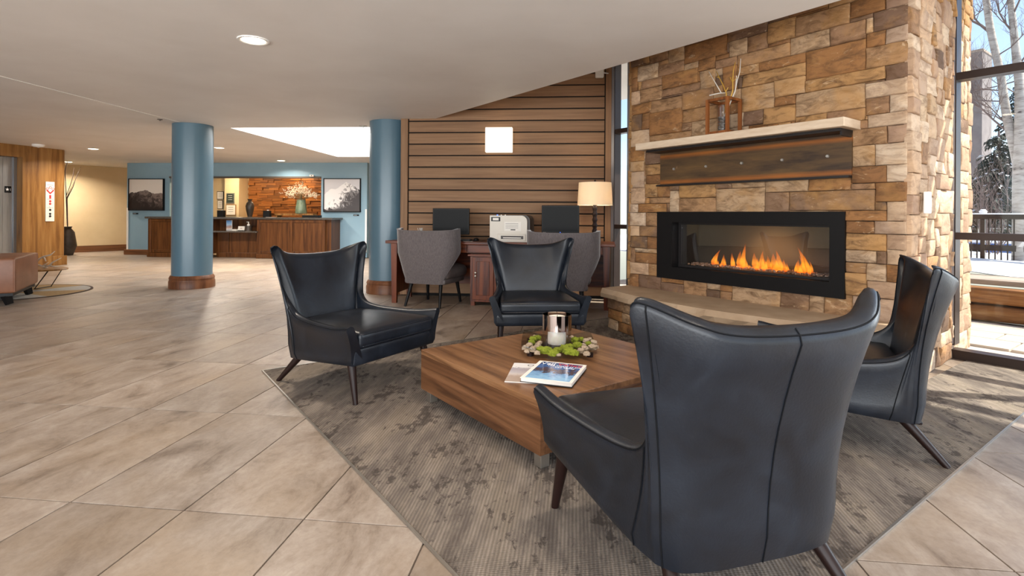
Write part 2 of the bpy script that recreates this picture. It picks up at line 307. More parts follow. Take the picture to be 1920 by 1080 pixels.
    m.col(m.ramp(m.math('ADD',m.math('MULTIPLY',sp.outputs[2],2.4),m.math('MULTIPLY_ADD',f,.3,.1)),[(.15,(96,130,170)),(.35,(206,196,190)),(.5,(150,110,96)),(.62,(140,176,206)),(.85,(70,120,180))])); MT['brochure']=m.m
# ---------------------------------------------------------------- mesh helpers
class MB:
    def __init__(s): s.v=[]; s.f=[]
    def _add(s,vs,fs,rz=0,at=(0,0,0)):
        n=len(s.v); c,q=math.cos(rz),math.sin(rz)
        for x,y,z in vs: s.v.append((c*x-q*y+at[0],q*x+c*y+at[1],z+at[2]))
        s.f+= [tuple(i+n for i in f) for f in fs]; return s
    def box(s,c,d,rz=0):
        x,y,z=d[0]/2,d[1]/2,d[2]/2
        return s._add([(-x,-y,-z),(x,-y,-z),(x,y,-z),(-x,y,-z),(-x,-y,z),(x,-y,z),(x,y,z),(-x,y,z)],
            [(0,3,2,1),(4,5,6,7),(0,1,5,4),(1,2,6,5),(2,3,7,6),(3,0,4,7)],rz,c)
    def bb(s,x0,x1,y0,y1,z0,z1): return s.box(((x0+x1)/2,(y0+y1)/2,(z0+z1)/2),(x1-x0,y1-y0,z1-z0))
    def prism(s,poly,z0,z1):
        n=len(poly); v=[(x,y,z0) for x,y in poly]+[(x,y,z1) for x,y in poly]
        f=[tuple(range(n-1,-1,-1)),tuple(range(n,2*n))]+[(i,(i+1)%n,n+(i+1)%n,n+i) for i in range(n)]
        return s._add(v,f)
    def lathe(s,prof,n=24,at=(0,0,0),cap=True):
        v=[];f=[]
        for r,z in prof:
            for k in range(n): a=2*PI*k/n; v.append((r*math.cos(a),r*math.sin(a),z))
        for i in range(len(prof)-1):
            for k in range(n): f.append((i*n+k,i*n+(k+1)%n,(i+1)*n+(k+1)%n,(i+1)*n+k))
        if cap: f.append(tuple(range(n-1,-1,-1))); f.append(tuple((len(prof)-1)*n+k for k in range(n)))
        return s._add(v,f,0,at)
    def tube(s,pts,rs,n=8,cap=True):
        pts=[Vector(p) for p in pts]; m=len(pts)
        if not hasattr(rs,'__len__'): rs=[rs]*m
        v=[];f=[]; ref=Vector((0,0,1)); pt=None
        for i,p in enumerate(pts):
            t=(pts[min(i+1,m-1)]-pts[max(i-1,0)]).normalized()
            if pt is None:
                ref=Vector((1,0,0)) if abs(t.z)>.9 else Vector((0,0,1)); a=t.cross(ref).normalized()
            else: a=(a-t*a.dot(t)).normalized()
            b=t.cross(a); pt=t
            for k in range(n): g=2*PI*k/n; q=p+(a*math.cos(g)+b*math.sin(g))*rs[i]; v.append(tuple(q))
        for i in range(m-1):
            for k in range(n): f.append((i*n+k,(i+1)*n+k,(i+1)*n+(k+1)%n,i*n+(k+1)%n))
        if cap: f.append(tuple(range(n))); f.append(tuple((m-1)*n+k for k in range(n-1,-1,-1)))
        return s._add(v,f)
    def rbox(s,c,d,r,mid=1,crown=0,rz=0,taper=None,seg=2):
        h=[d[0]/2,d[1]/2,d[2]/2]; r=min(r,min(h)*.98); ax=[]
        for a in range(3):
            e=[-h[a]+r*(1-math.cos(PI/2*k/seg)) for k in range(seg)]+[-(h[a]-r)]
            m=[-(h[a]-r)+2*(h[a]-r)*k/(mid+1) for k in range(1,mid+1)]
            ax.append(e+m+[-x for x in reversed(e)])
        idx={}; v=[]
        N=[len(a) for a in ax]
        def P(i,j,k):
            if (i,j,k) in idx: return idx[(i,j,k)]
            p=Vector((ax[0][i],ax[1][j],ax[2][k])); q=Vector([max(-(h[a]-r),min(h[a]-r,p[a])) for a in range(3)]); dd=p-q
            if dd.length>1e-9: p=q+dd.normalized()*r
            if crown:
                w=max(0,1-(p.x/h[0])**2)*max(0,1-(p.y/h[1])**2); p.z+=crown*w*(1 if p.z>0 else 0)
            if taper: p.x*=taper(p.y/h[1],p.z/h[2])
            idx[(i,j,k)]=len(v); v.append(tuple(p)); return idx[(i,j,k)]
        f=[]
        for k,flip in ((0,1),(N[2]-1,0)):
            for i in range(N[0]-1):
                for j in range(N[1]-1):
                    q=(P(i,j,k),P(i+1,j,k),P(i+1,j+1,k),P(i,j+1,k)); f.append(q[::-1] if flip else q)
        for j,flip in ((0,0),(N[1]-1,1)):
            for i in range(N[0]-1):
                for k in range(N[2]-1):
                    q=(P(i,j,k),P(i+1,j,k),P(i+1,j,k+1),P(i,j,k+1)); f.append(q[::-1] if flip else q)
        for i,flip in ((0,1),(N[0]-1,0)):
            for j in range(N[1]-1):
                for k in range(N[2]-1):
                    q=(P(i,j,k),P(i,j+1,k),P(i,j+1,k+1),P(i,j,k+1)); f.append(q[::-1] if flip else q)
        return s._add(v,f,rz,c)
    def mesh(s,name,smooth=False):
        me=bpy.data.meshes.new(name); me.from_pydata(s.v,[],s.f); me.update()
        if smooth:
            me.polygons.foreach_set('use_smooth',[True]*len(me.polygons))
            if smooth!='all': me.set_sharp_from_angle(angle=rad(smooth if smooth is not True else 40))
        return me
    def build(s,name,mat,parent=None,loc=(0,0,0),rz=0,smooth=False):
        return ob(name,s.mesh(name,smooth),mat,parent,loc,rz)
def ob(name,me,mat,parent=None,loc=(0,0,0),rz=0):
    o=bpy.data.objects.new(name,me); C.objects.link(o); o.location=loc; o.rotation_euler=(0,0,rz)
    if mat is not None and not me.materials: me.materials.append(MT[mat] if isinstance(mat,str) else mat)
    if parent: o.parent=parent
    return o
def tag(o,label,cat,group=None,kind=None):
    if label: o['label']=label
    if cat: o['category']=cat
    if group: o['group']=group
    if kind: o['kind']=kind
    return o
def thing(name,label,cat,loc=(0,0,0),rz=0,group=None):
    o=bpy.data.objects.new(name,None); C.objects.link(o); o.location=loc; o.rotation_euler=(0,0,rz); o.empty_display_size=.1
    return tag(o,label,cat,group)
def struct(o): o['kind']='structure'; return o
def dup(root,loc,rz,label,group=None):
    r=root.copy(); C.objects.link(r); r.location=loc; r.rotation_euler=(0,0,rz); r['label']=label
    if group: r['group']=group
    for ch in list(root.children):
        c=ch.copy(); C.objects.link(c); c.parent=r
        for g in list(ch.children):
            d=g.copy(); C.objects.link(d); d.parent=c
    return r
def lamp_light(name,kind,parent,loc,power,color,size=.1,rot=(0,0,0),spread=None):
    l=bpy.data.lights.new(name,kind); l.energy=power; l.color=color
    if kind=='AREA':
        l.shape='DISK'; l.size=size
        if spread: l.spread=spread
    elif kind=='SPOT': l.spot_size=spread or rad(100); l.spot_blend=.6; l.shadow_soft_size=size
    else: l.shadow_soft_size=size
    o=bpy.data.objects.new(name,l); C.objects.link(o); o.location=loc; o.rotation_euler=rot
    if parent: o.parent=parent
    return o
def text(body,size,mat,parent,loc,rot,ext=.0004,align='LEFT',shear=0,name='lettering'):
    cu=bpy.data.curves.new('lettering','FONT'); cu.body=body; cu.size=size; cu.extrude=ext; cu.align_x=align; cu.shear=shear; cu.resolution_u=2
    t=bpy.data.objects.new('tmp',cu); C.objects.link(t)
    me=bpy.data.meshes.new_from_object(t.evaluated_get(bpy.context.evaluated_depsgraph_get())); bpy.data.objects.remove(t)
    me.materials.clear(); o=ob(name,me,mat,parent,loc); o.rotation_euler=rot; return o
def spline(pts,n):
    pts=[Vector(p) for p in pts]; out=[]; m=len(pts)
    for i in range(m-1):
        a=pts[max(i-1,0)];b=pts[i];c=pts[i+1];d=pts[min(i+2,m-1)]
        for k in range(n):
            t=k/n; out.append(.5*((2*b)+(c-a)*t+(2*a-5*b+4*c-d)*t*t+(3*b-a-3*c+d)*t**3))
    out.append(pts[-1]); return out

# ---------------------------------------------------------------- key measures of the room
CEIL=2.45; V_EDGE=3.585; V_WALL=4.35; V_WIN=5.45; U_L=-3.80; U_R=-1.37; B_WOOD=7.40; B_REC=13.65; BAY=3.4
CARPET_ROT=rad(6.5)
bt=PV(1238,290,V_WALL-.05); bb_=PV(1238,348,V_WALL-.05); BEAM_MID=(bt.z+bb_.z)/2; BEAM_HALF=(bt.z-bb_.z)/2
mk()
rng=random.Random(7)

# ---------------------------------------------------------------- floor
fl=MB(); fl.prism([(-15,-3.2),(6.6,-3.2),tuple(UVW(2.9,V_WIN+.05).xy),tuple(UVW(-5.0,V_WIN+.05).xy),(1.2,9),(-1.3,9),(-1.3,19),(-15,19)],-.15,-.005)
floor=struct(fl.build('floor','grout'))
TA=rad(6.5); tq=Vector((math.cos(TA),-math.sin(TA),0)); tp=Vector((math.sin(TA),math.cos(TA),0))
TL,TW=.95,.475
q0=PZ(345,957).dot(tq); p0=PZ(345,957).dot(tp)
tm=MB(); g=.003; x,y=TW/2-g,TL/2-g; c_=.0006
tm._add([(-x,-y,-.02),(x,-y,-.02),(x,y,-.02),(-x,y,-.02),(-x,-y,-c_),(x,-y,-c_),(x,y,-c_),(-x,y,-c_),(-x+c_,-y+c_,0),(x-c_,-y+c_,0),(x-c_,y-c_,0),(-x+c_,y-c_,0)],
  [(0,1,5,4),(1,2,6,5),(2,3,7,6),(3,0,4,7),(4,5,9,8),(5,6,10,9),(6,7,11,10),(7,4,8,11),(8,9,10,11)])
tme=tm.mesh('tile'); tme.materials.append(MT['tile'])
def in_carpet(p,mrg):
    q=toUV(p); return -4.15+mrg<q.x<-.76-mrg and q.y>.86+mrg
near=[];far=MB()
for i in range(-40,22):
    for j in range(-6,22):
        c=tq*(q0+(i+.5)*TW)+tp*(p0+(j+.5)*TL)
        if c.y<-2.6 or c.y>18 or c.x<-14.4 or c.x>5.9: continue
        q=toUV(c)
        if q.y>V_WIN-.25: continue
        if c.y>7.0 and c.x>-1.2 and toAB(c).y>B_WOOD-.1: continue
        if in_carpet(c,.62): continue
        vis=c.y>1.0 and abs(c.x/c.y)<1.05 and not (toAB(c).y>B_WOOD and c.x>-1.5)
        d=c.length
        if vis and c.y<11.0: near.append((d,c))
        else: far._add(tm.v,tm.f,-TA,c)
near.sort(key=lambda t:t[0])
for k,(d,c) in enumerate(near):
    if k<298: ob('floor_tile',tme,None,floor,c,-TA)
    else: far._add(tm.v,tm.f,-TA,c)
fo=far.build('distant_floor_tiles','tile',floor); fo['kind']='stuff'

# carpet with metal edge
cp=thing('carpet','grey brown ribbed carpet inlay with worn dark blotches under the four armchairs','carpet')
cu=MB(); u0,u1,v0,v1=-4.15,-.76,.86,V_WIN-.06
cu.prism([tuple(UVW(a,b).xy) for a,b in ((u0,v0),(u1,v0),(u1,v1),(U_R+.06,v1),(U_R+.06,V_WALL-.06),(U_L-.06,V_WALL-.06),(U_L-.06,v1),(u0,v1))],.0005,.006); cu.build('pile','carpet',cp)
for a,b in (((u0,v0),(u1,v0)),((u0,v0),(u0,v1)),((u1,v0),(u1,v1))):
    p,q=UVW(*a,0),UVW(*b,0); d=(q-p); MB().box(((p+q)/2+Vector((0,0,.0045)))[:],(d.length+.008,.008,.008),math.atan2(d.y,d.x)).build('edge_trim','trimmetal',cp)

# ---------------------------------------------------------------- ceiling
def vline(Y): return (V_EDGE-V.y*Y)/V.x
sk0=toAB(PZ(425,240,CEIL)); sk1=toAB(PZ(638,294,CEIL))
SA0,SB0,SB1,SA1=(sk0.x+sk1.x)/2,sk0.y,sk1.y,-2.6
def abp(*pts): return [tuple(ABW(a,b).xy) for a,b in pts]
wl=abp((-1.55,B_WOOD+.02))[0]
_pa=(V_EDGE-B_WOOD*BX.dot(V))/AX.dot(V)
ce=MB()
yb=wl[1]; ce.prism([(-15,-3.2),(vline(-3.2),-3.2),(vline(7.47),7.47),(-15,yb+1.0)][:2]+[tuple(ABW(_pa,B_WOOD).xy),tuple(ABW(-15.5,B_WOOD).xy)],CEIL,CEIL+.2)
_pl=PB(752,300,B_WOOD).x+.03
ce.prism(abp((-15.5,B_WOOD),(_pl,B_WOOD),(_pl,SB0),(-15.5,SB0)),CEIL,CEIL+.2); ce.prism(abp((_pl,B_WOOD+.17),(-.5,B_WOOD+.17),(-.5,SB0),(_pl,SB0)),CEIL,CEIL+.2)
ce.prism(abp((-15.5,SB0),(SA0,SB0),(SA0,SB1),(-15.5,SB1)),CEIL,CEIL+.2)
ce.prism(abp((SA1,SB0),(-.5,SB0),(-.5,SB1),(SA1,SB1)),CEIL,CEIL+.2)
ce.prism(abp((-15.5,SB1),(-.5,SB1),(-.5,20),(-15.5,20)),CEIL,CEIL+.2)
ceil=struct(ce.build('ceiling','ceiling'))
bay=MB(); bay.prism([tuple(UVW(-8.2,V_EDGE-.25).xy),tuple(UVW(3.2,V_EDGE-.25).xy),tuple(UVW(3.2,V_WIN+.58).xy),tuple(UVW(U_L,V_WIN+.58).xy),tuple(UVW(U_L,V_WIN+2.6).xy),tuple(UVW(-7.6,V_WIN+2.6).xy)],BAY,BAY+.2)  # bay ceiling; its wide outer part at the left is added to block sun
struct(bay.build('ceiling_bay','ceiling'))
fa=MB(); fa.prism([tuple(UVW(-7.2,V_EDGE-.12).xy),tuple(UVW(3.2,V_EDGE-.12).xy),tuple(UVW(3.2,V_EDGE).xy),tuple(UVW(-7.2,V_EDGE).xy)],CEIL+.001,BAY)
struct(fa.build('trim_1','ceiling'))
# skylight shaft over the lobby (closed by an added diffuser)
sh=MB(); t_=.1
for a0,a1,b0,b1 in ((SA0-t_,SA0,SB0-t_,SB1+t_),(SA1,SA1+t_,SB0-t_,SB1+t_),(SA0,SA1,SB0-t_,SB0),(SA0,SA1,SB1,SB1+t_)):
    sh.prism(abp((a0,b0),(a1,b0),(a1,b1),(a0,b1)),CEIL+.2,CEIL+.95)
struct(sh.build('trim_2','white'))
sd_=MB(); sd_.prism(abp((SA0-.05,SB0-.05),(SA1+.05,SB0-.05),(SA1+.05,SB1+.05),(SA0-.05,SB1+.05)),CEIL+.95,CEIL+.965); struct(sd_.build('added_diffuser','diffuser'))  # added unseen sheet that spreads the sun, keeps patches off the lobby
lamp_light('skylight_fill','AREA',None,ABW((SA0+SA1)/2,(SB0+SB1)/2,CEIL+.93),110,(1,.97,.93),2.2).data.shape='RECTANGLE'; _sl=bpy.data.objects['skylight_fill']; _sl.data.size=SA1-SA0-.1; _sl.data.size_y=SB1-SB0-.1; _sl.rotation_euler=(0,0,ROT_AB)  # added lamp below the diffuser, brightens the shaft and lobby floor
# fine plaster bead running across the ceiling to the first column
p,q=PZ(-60,127,CEIL),PZ(336,228.5,CEIL); d=q-p
struct(MB().box(((p+q)/2+Vector((0,0,-.001)))[:],(d.length,.014,.008),math.atan2(d.y,d.x)).build('trim_3','white'))

# ---------------------------------------------------------------- wood plank wall
pl=PB(752,300,B_WOOD).x; pr=PB(1152,300,B_WOOD).x; il=PB(766,300,B_WOOD).x; ir=PB(1134,300,B_WOOD).x
ww=MB(); ww.bb(pl+.012,pr+.03,B_WOOD+.012,B_WOOD+.16,0,BAY-.01)
wallw=struct(ww.build('wall_right','plankback',None,(0,0,0),ROT_AB))
# joints read off the photograph at the middle of the wall
jy=[139.5,160,182,204,225.5,247.5,269.5,291.5,313,334.5,356.5,378,400,422]
jz=[PB(940,y,B_WOOD).z for y in jy]; dz=(jz[0]-jz[-1])/(len(jz)-1)
z=jz[-1]-dz*7; k=0
while z<BAY-.05:
    z1=min(z+dz,BAY-.01); zz=max(z,.0)
    if z1-zz>.05:
        MB().rbox((0,0,0),(ir-il-.016,.022,z1-zz-.017),.003,0,seg=1).build('plank','plank',wallw,((il+ir)/2,B_WOOD+.001,(zz+z1)/2),0)
    z+=dz
for a0,a1 in ((pl,il-.006),(ir+.006,pr)):
    MB().rbox((0,0,0),(BAY-.02,.034,a1-a0),.004,0,seg=1).build('corner_board','plank',wallw,((a0+a1)/2,B_WOOD-.005,BAY/2),0).rotation_euler=(0,PI/2,0)
struct(MB().bb(-1.30,-1.12,B_WOOD+.17,20,0,CEIL).build('wall_lobby_side','cream',None,(0,0,0),ROT_AB))

# ---------------------------------------------------------------- window wall along V_WIN
zb1=PV(1785,442,V_WIN).z; zb2=PV(1782,148,V_WIN).z
def window(name,ua,ub,verts,pane_label):
    w_=struct(MB().bb(ua,ub,V_WIN-.06,V_WIN+.06,0,.075).build(name,'frame',None,(0,0,0),ROT_UV))
    for zz,hh in ((zb1,.055),(zb2,.06),(BAY-.04,.08)):
        MB().bb(ua,ub,V_WIN-.055,V_WIN+.055,zz-hh/2,zz+hh/2).build('mullion_bar','frame',w_)
    for k,uu in enumerate(verts):
        MB().bb(uu-.032,uu+.032,V_WIN-.06,V_WIN+.06,.11,BAY-.08).build('mullion_post','frame',w_)
        MB().bb(uu-.024,uu+.024,V_WIN-.066,V_WIN-.06,.12,BAY-.1).build('mullion_cover','frameface',w_)
    zs=[.11,zb1,zb2,BAY-.08]
    for a,b in zip(verts[:-1],verts[1:]):
        for z0,z1 in zip(zs[:-1],zs[1:]):
            MB().bb(a+.03,b-.03,V_WIN-.006,V_WIN+.006,z0+.03,z1-.03).build('pane','pane',w_)
    return w_
uw=toUV(ABW(pr,B_WOOD)).x
window('window_1',-1.45,2.9,[-1.415,.25,1.6,2.87],'')
window('window_2',uw-.02,U_L+.25,[uw+.02,uw+.30,U_L+.2],'')

# ---------------------------------------------------------------- lobby walls
recL=PB(238,400,B_REC).x; recR=PB(688,400,B_REC).x; opL=PB(318,400,B_REC).x; opR=PB(602,400,B_REC).x; opT=PB(500,331,B_REC).z
wb=MB(); T=.35
wb.bb(recL,opL,B_REC,B_REC+T,0,CEIL); wb.bb(opR,recR,B_REC,B_REC+T,0,CEIL); wb.bb(opL,opR,B_REC,B_REC+T,opT,CEIL)
struct(wb.build('wall_back','blue',None,(0,0,0),ROT_AB))
struct(MB().bb(opL,opR,B_REC-.03,B_REC+.02,opT-.045,opT).build('trim_4','rubber',None,(0,0,0),ROT_AB))
for a0,a1 in ((recL-.0,recL+.045),(recR-.045,recR)):
    struct(MB().bb(a0,a1,B_REC-.012,B_REC,.14,1.25).build('trim_5','white',None,(0,0,0),ROT_AB))
struct(MB().rbox(((recL+PB(279,470,B_REC).x)/2-.02,B_REC-.02,.07),(PB(279,470,B_REC).x-recL+.06,.05,.14),.008,0,seg=1).build('baseboard_back','basewood',None,(0,0,0),ROT_AB))
# wall return past the picture, corridor behind it
struct(MB().bb(recR-.35,recR,B_REC+T,18.2,0,CEIL).build('wall_corridor','blue',None,(0,0,0),ROT_AB))
struct(MB().bb(-15.5,-1.0,18.2,18.4,0,CEIL).build('wall_far','cream',None,(0,0,0),ROT_AB))
# cream wall on the left beyond the lifts
pc=PZ(125,474); pd=PZ(236,469.5)
cw0,cw1=pc+(pc-pd)*.6,pd+(pd-pc)*.25
d=cw1-cw0; struct(MB().bb(0,d.length,0,.15,0,CEIL).build('wall_left_far','cream',None,cw0,math.atan2(d.y,d.x)))
struct(MB().rbox((d.length/2,-.015,.09),(d.length,.03,.18),.008,0,seg=1).build('baseboard_left','basewood',None,cw0,math.atan2(d.y,d.x)))
struct(MB().bb(cw1.x-.1,recL*math.cos(PHI)+B_REC*math.sin(PHI)+.1,cw1.y,cw1.y+.1,0,CEIL).build('wall_left_return','cream'))
struct(MB().bb(-15,-14.8,-3.2,19,0,CEIL).build('wall_left','cream'))
# back office: cream walls and the block wall
B_OFF=B_REC+2.2
struct(MB().bb(opL-.8,PB(468,380,B_OFF).x,B_OFF,B_OFF+.12,0,CEIL).build('wall_office','cream',None,(0,0,0),ROT_AB))
struct(MB().bb(PB(421,380,B_REC+1.7).x,PB(448,380,B_REC+1.7).x,B_REC+1.7,B_OFF,0,CEIL).build('wall_office_pier','cream',None,(0,0,0),ROT_AB))
struct(MB().bb(opL-.9,opL-.8,B_REC+T,B_OFF+.1,0,CEIL).build('wall_office_left','cream',None,(0,0,0),ROT_AB))
bl0=PB(467,380,B_OFF).x; bl1=PB(612,380,B_OFF).x
bw=struct(MB().bb(bl0,bl1,B_OFF,B_OFF+.12,0,CEIL).build('wall_block','plankback',None,(0,0,0),ROT_AB))
rb=random.Random(3); z=.95
bms=[]
while z<2.42:
    hh=rb.choice([.07,.08,.1]); a=bl0
    while a<bl1-.03:
        ww_=min(rb.uniform(.16,.46),bl1-a); dp=rb.choice([.02,.035,.05,.065])
        MB().box((0,0,0),(ww_-.006,dp,hh-.005)).build('wall_block_piece','block',bw,(a+ww_/2,B_OFF-dp/2,z+hh/2)); a+=ww_
    z+=hh
struct(MB().bb(opR+.0,opR+.1,B_REC+T,B_OFF+.1,0,CEIL).build('wall_office_right','cream',None,(0,0,0),ROT_AB))

# ---------------------------------------------------------------- lift lobby wall (left edge of the picture)
pe=PZ(125,497); pf=PZ(2,268,CEIL); pf.z=0; pe2=PZ(125,283,CEIL); pe2.z=0; pe=(pe+pe2)/2
dv=(pf-pe).normalized(); L_=6.0; ang=math.atan2(dv.y,dv.x)
# local x runs from the far corner towards the camera, local -y ... room side is +y? decide by normal
nrm=Vector((-dv.y,dv.x,0)); sgn=1 if nrm.dot(Vector((0,0,0))-pe)>0 else -1
def lift_x(px,py=380):
    t,_=ray(px,py); # intersect ray with wall line in plan
    den=dv.x-t*dv.y; return (t*pe.y-pe.x)/den
xe=lift_x(42); 
lw=MB(); y0,y1=(-.6,0) if sgn>0 else (0,.6)
ztop=PY(20,295,(pe+dv*xe).y).z
lw.bb(.10,xe,y0,y1,0,CEIL); lw.bb(xe,xe+1.6,y0,y1,ztop,CEIL); lw.bb(xe+1.6,L_,y0,y1,0,CEIL)
k=8
for i in range(k):   # rounded far corner
    a0,a1=PI/2*i/k,PI/2*(i+1)/k
    lw.prism([(.10,y0+.0),(.10-.10*math.sin(a1),(-.10+.10*math.cos(a1))*sgn),(.10-.10*math.sin(a0),(-.10+.10*math.cos(a0))*sgn)] if False else [(.10,y0),(.10-.10*math.sin(a0),y1-(.10-.10*math.cos(a0))*sgn),(.10-.10*math.sin(a1),y1-(.10-.10*math.cos(a1))*sgn)],0,CEIL)
lw.bb(0.0,.11,y0,y1-.1*sgn if sgn>0 else y1,0,CEIL)
liftwall=struct(lw.build('wall_lift','oak',None,pe,ang))
struct(MB().rbox((xe/2-.01,(y1 if sgn>0 else y0)+.012*sgn,.10),(xe-.02,.03,.20),.008,0,seg=1).build('baseboard_lift','oak',None,pe,ang))
yr=(y1 if sgn>0 else y0)
def ly(d): return yr+d*sgn     # positive d: out into the room
def lxd(px,d):
    q=pe-nrm*sgn*d; t,_=ray(px,380); return (t*q.y-q.x)/(dv.x-t*dv.y)
d1=min((abs(lxd(30,k/200)-xe),k/200) for k in range(10,90))[1]

lift=thing('elevator','brushed steel elevator door set in the oak veneer wall at the left edge','elevator',pe,ang)
for x0,x1,nm in ((xe,lxd(24,d1),'jamb'),(lxd(23.6,d1),lxd(4.8,d1),'door_leaf'),(lxd(4.4,d1),xe+1.6,'door_leaf')):
    dd=d1-.02 if nm=='jamb' else d1
    MB().bb(x0,x1,min(ly(-dd-.03),ly(-dd)),max(ly(-dd-.03),ly(-dd)),0,ztop-.001).build(nm,'steel',lift)
xs=lxd(14.5,d1); zs_=PY(14.5,355,(pe+dv*xs).y).z
fp=MB().rbox((xs,ly(-d1+.006),zs_),(.11,.012,.13),.004,0,seg=1).build('floor_plate','black',lift)
st=[];
for k in range(10):
    r_=.034 if k%2==0 else .014; a=PI/2+k*PI/5; st.append((r_*math.cos(a),r_*math.sin(a)))
sm=MB(); sm.prism(st,0,.003); so=sm.build('star_mark','inkwhite',fp,(xs+.016,ly(-d1+.013),zs_)); so.rotation_euler=(PI/2,0,PI if sgn>0 else 0)
text('1',.07,'inkwhite',fp,(xs-.018,ly(-d1+.013),zs_-.026),(PI/2,0,PI if sgn>0 else 0))
# signal panel on the oak wall
xa=lift_x(93,380); yw=(pe+dv*xa).y; zt=PY(93,341,yw).z; zb=PY(93,415,yw).z; wd=abs(lift_x(84.5)-lift_x(101))
sp_=thing('call_panel','tall white elevator fire service panel with red diagram on the oak wall','panel',pe+dv*xa,ang)
MB().rbox((0,ly(.008),(zt+zb)/2),(wd,.014,zt-zb),.003,0,seg=1).build('plate','paper',sp_)
hh=zt-zb; rr=PI if sgn>0 else 0
def pp(fz): return zb+hh*fz
for fz,sx,sz,mt in ((.62,.035,.075,'inkred'),(.92,.12,.006,'inkred'),(.56,.13,.004,'ink'),(.34,.13,.004,'ink')):
    MB().bb(-sx/2,sx/2,min(ly(.014),ly(.018)),max(ly(.014),ly(.018)),pp(fz)-sz/2,pp(fz)+sz/2).build('printed_bar',mt,sp_)
for fz,mt in ((.51,'inkred'),(.445,'inkred'),(.38,'paper'),(.29,'ink'),(.19,'ink'),(.13,'ink')):
    o=MB().lathe([(.022,0),(.022,.006),(.016,.009)],14).build('button',mt,sp_,(0,ly(.014),pp(fz)),0); o.rotation_euler=(-PI/2*sgn,0,0)
dm=MB(); dm.prism([(0,-.085),(.075,-.01),(.06,.01),(0,-.05),(-.06,.01),(-.075,-.01)],0,.003)
o=dm.build('red_diagram','inkred',sp_,(0,ly(.015),pp(.79)),0); o.rotation_euler=(PI/2,0,rr)
for dx,dzz in ((0,.055),(-.055,.025),(.055,.025)):
    o=MB().lathe([(.026,0),(.026,.003),(.018,.003),(.018,0)],16,cap=False).build('diagram_ring','inkred',sp_,(dx,ly(.015),pp(.79)+dzz),0); o.rotation_euler=(-PI/2*sgn,0,0)
# ---------------------------------------------------------------- stone chimney
chim=thing('stone_chimney','tall chimney breast of split faced tan and brown sandstone around the fireplace','chimney',(0,0,0),ROT_UV)
CH_TOP=BAY-.005
def ul(v): return U_L
def ur(v): return U_R+(v-V_WALL)*(-.06/1.1)
V_OUT=6.0
fr0=PV(1239.5,397,V_WALL); fr1=PV(1591,397,V_WALL); frb=PV(1239.5,519,V_WALL)
FZ1=(fr0.z+fr1.z)/2; FZ0=frb.z; FU0,FU1=fr0.x,fr1.x
cm=MB()
def core(u0,u1,z0,z1): cm.prism([(u0,V_WALL),(u1,V_WALL),(u1 if u1<U_R-.1 else ur(V_OUT)-.03,V_OUT-.03),(u0,V_OUT-.03)],z0,z1)
core(U_L+.03,FU0+.05,0,CH_TOP); core(FU1-.05,U_R-.03,0,CH_TOP); core(FU0+.05,FU1-.05,0,FZ0+.05); core(FU0+.05,FU1-.05,FZ1-.05,CH_TOP)
cm.bb(FU0+.05,FU1-.05,V_WALL+.42,V_WALL+.5,FZ0+.05,FZ1-.05)
cm.build('core','mortar',chim)
def stone_mesh(w,h,dpt,r,nx=None,nz=None):
    nx=nx or max(5,min(10,int(w/.06)+4)); nz=nz or max(5,min(7,int(h/.06)+4)); m=MB(); ph=Vector((r.uniform(0,90),r.uniform(0,90),0))
    tilt=r.uniform(-.012,.012); tz=r.uniform(-.01,.01); pr=r.uniform(.0,.016)
    e=min(.007,w*.2,h*.2)
    xs_=[-w/2,-w/2+e]+[-w/2+e+(w-2*e)*i/(nx-3) for i in range(1,nx-3)]+[w/2-e,w/2]; zs_=[-h/2,-h/2+e]+[-h/2+e+(h-2*e)*k/(nz-3) for k in range(1,nz-3)]+[h/2-e,h/2]
    for k in range(nz):
        for i in range(nx):
            x=xs_[i]; z=zs_[k]; edge=(i in (0,nx-1)) or (k in (0,nz-1))
            n=mnoise.noise(Vector((x*8,z*12,0))+ph)*.009+mnoise.noise(Vector((x*30,z*34,3))+ph)*.005
            y=-(dpt+pr+tilt*x/w+tz*z/h+n)
            if edge: y+=.005+.004*mnoise.noise(Vector((x*25,z*25,9))+ph)
            x+=mnoise.noise(Vector((x*20,z*14,5))+ph)*.003; z+=mnoise.noise(Vector((x*10,z*30,7))+ph)*.003
            m.v.append((x,y,z))
    for k in range(nz-1):
        for i in range(nx-1): a=k*nx+i; m.f.append((a,a+1,a+nx+1,a+nx))
    b=[i for i in range(nx)]+[k*nx+nx-1 for k in range(1,nz)]+[(nz-1)*nx+i for i in range(nx-2,-1,-1)]+[k*nx for k in range(nz-2,0,-1)]
    n0=len(m.v)
    for i in b: x,y,z=m.v[i]; m.v.append((x,.02,z))
    for k in range(len(b)): q=(k+1)%len(b); m.f.append((b[q],b[k],n0+k,n0+q))
    return m
def place(parent,u0,u1,z0,z1,rz,origin,exv,r,name='stone',dpt=.03,mt='stone'):
    # a wall face: local x along exv from origin, facing -y of the rotated frame
    g=.0022; w=u1-u0-2*g; h=z1-z0-2*g
    if w<.009 or h<.009: return
    m=stone_mesh(w,h,dpt,r); c=origin+exv*((u0+u1)/2); return ob(name,m.mesh(name,60),mt,parent,(c.x,c.y,(z0+z1)/2),rz)
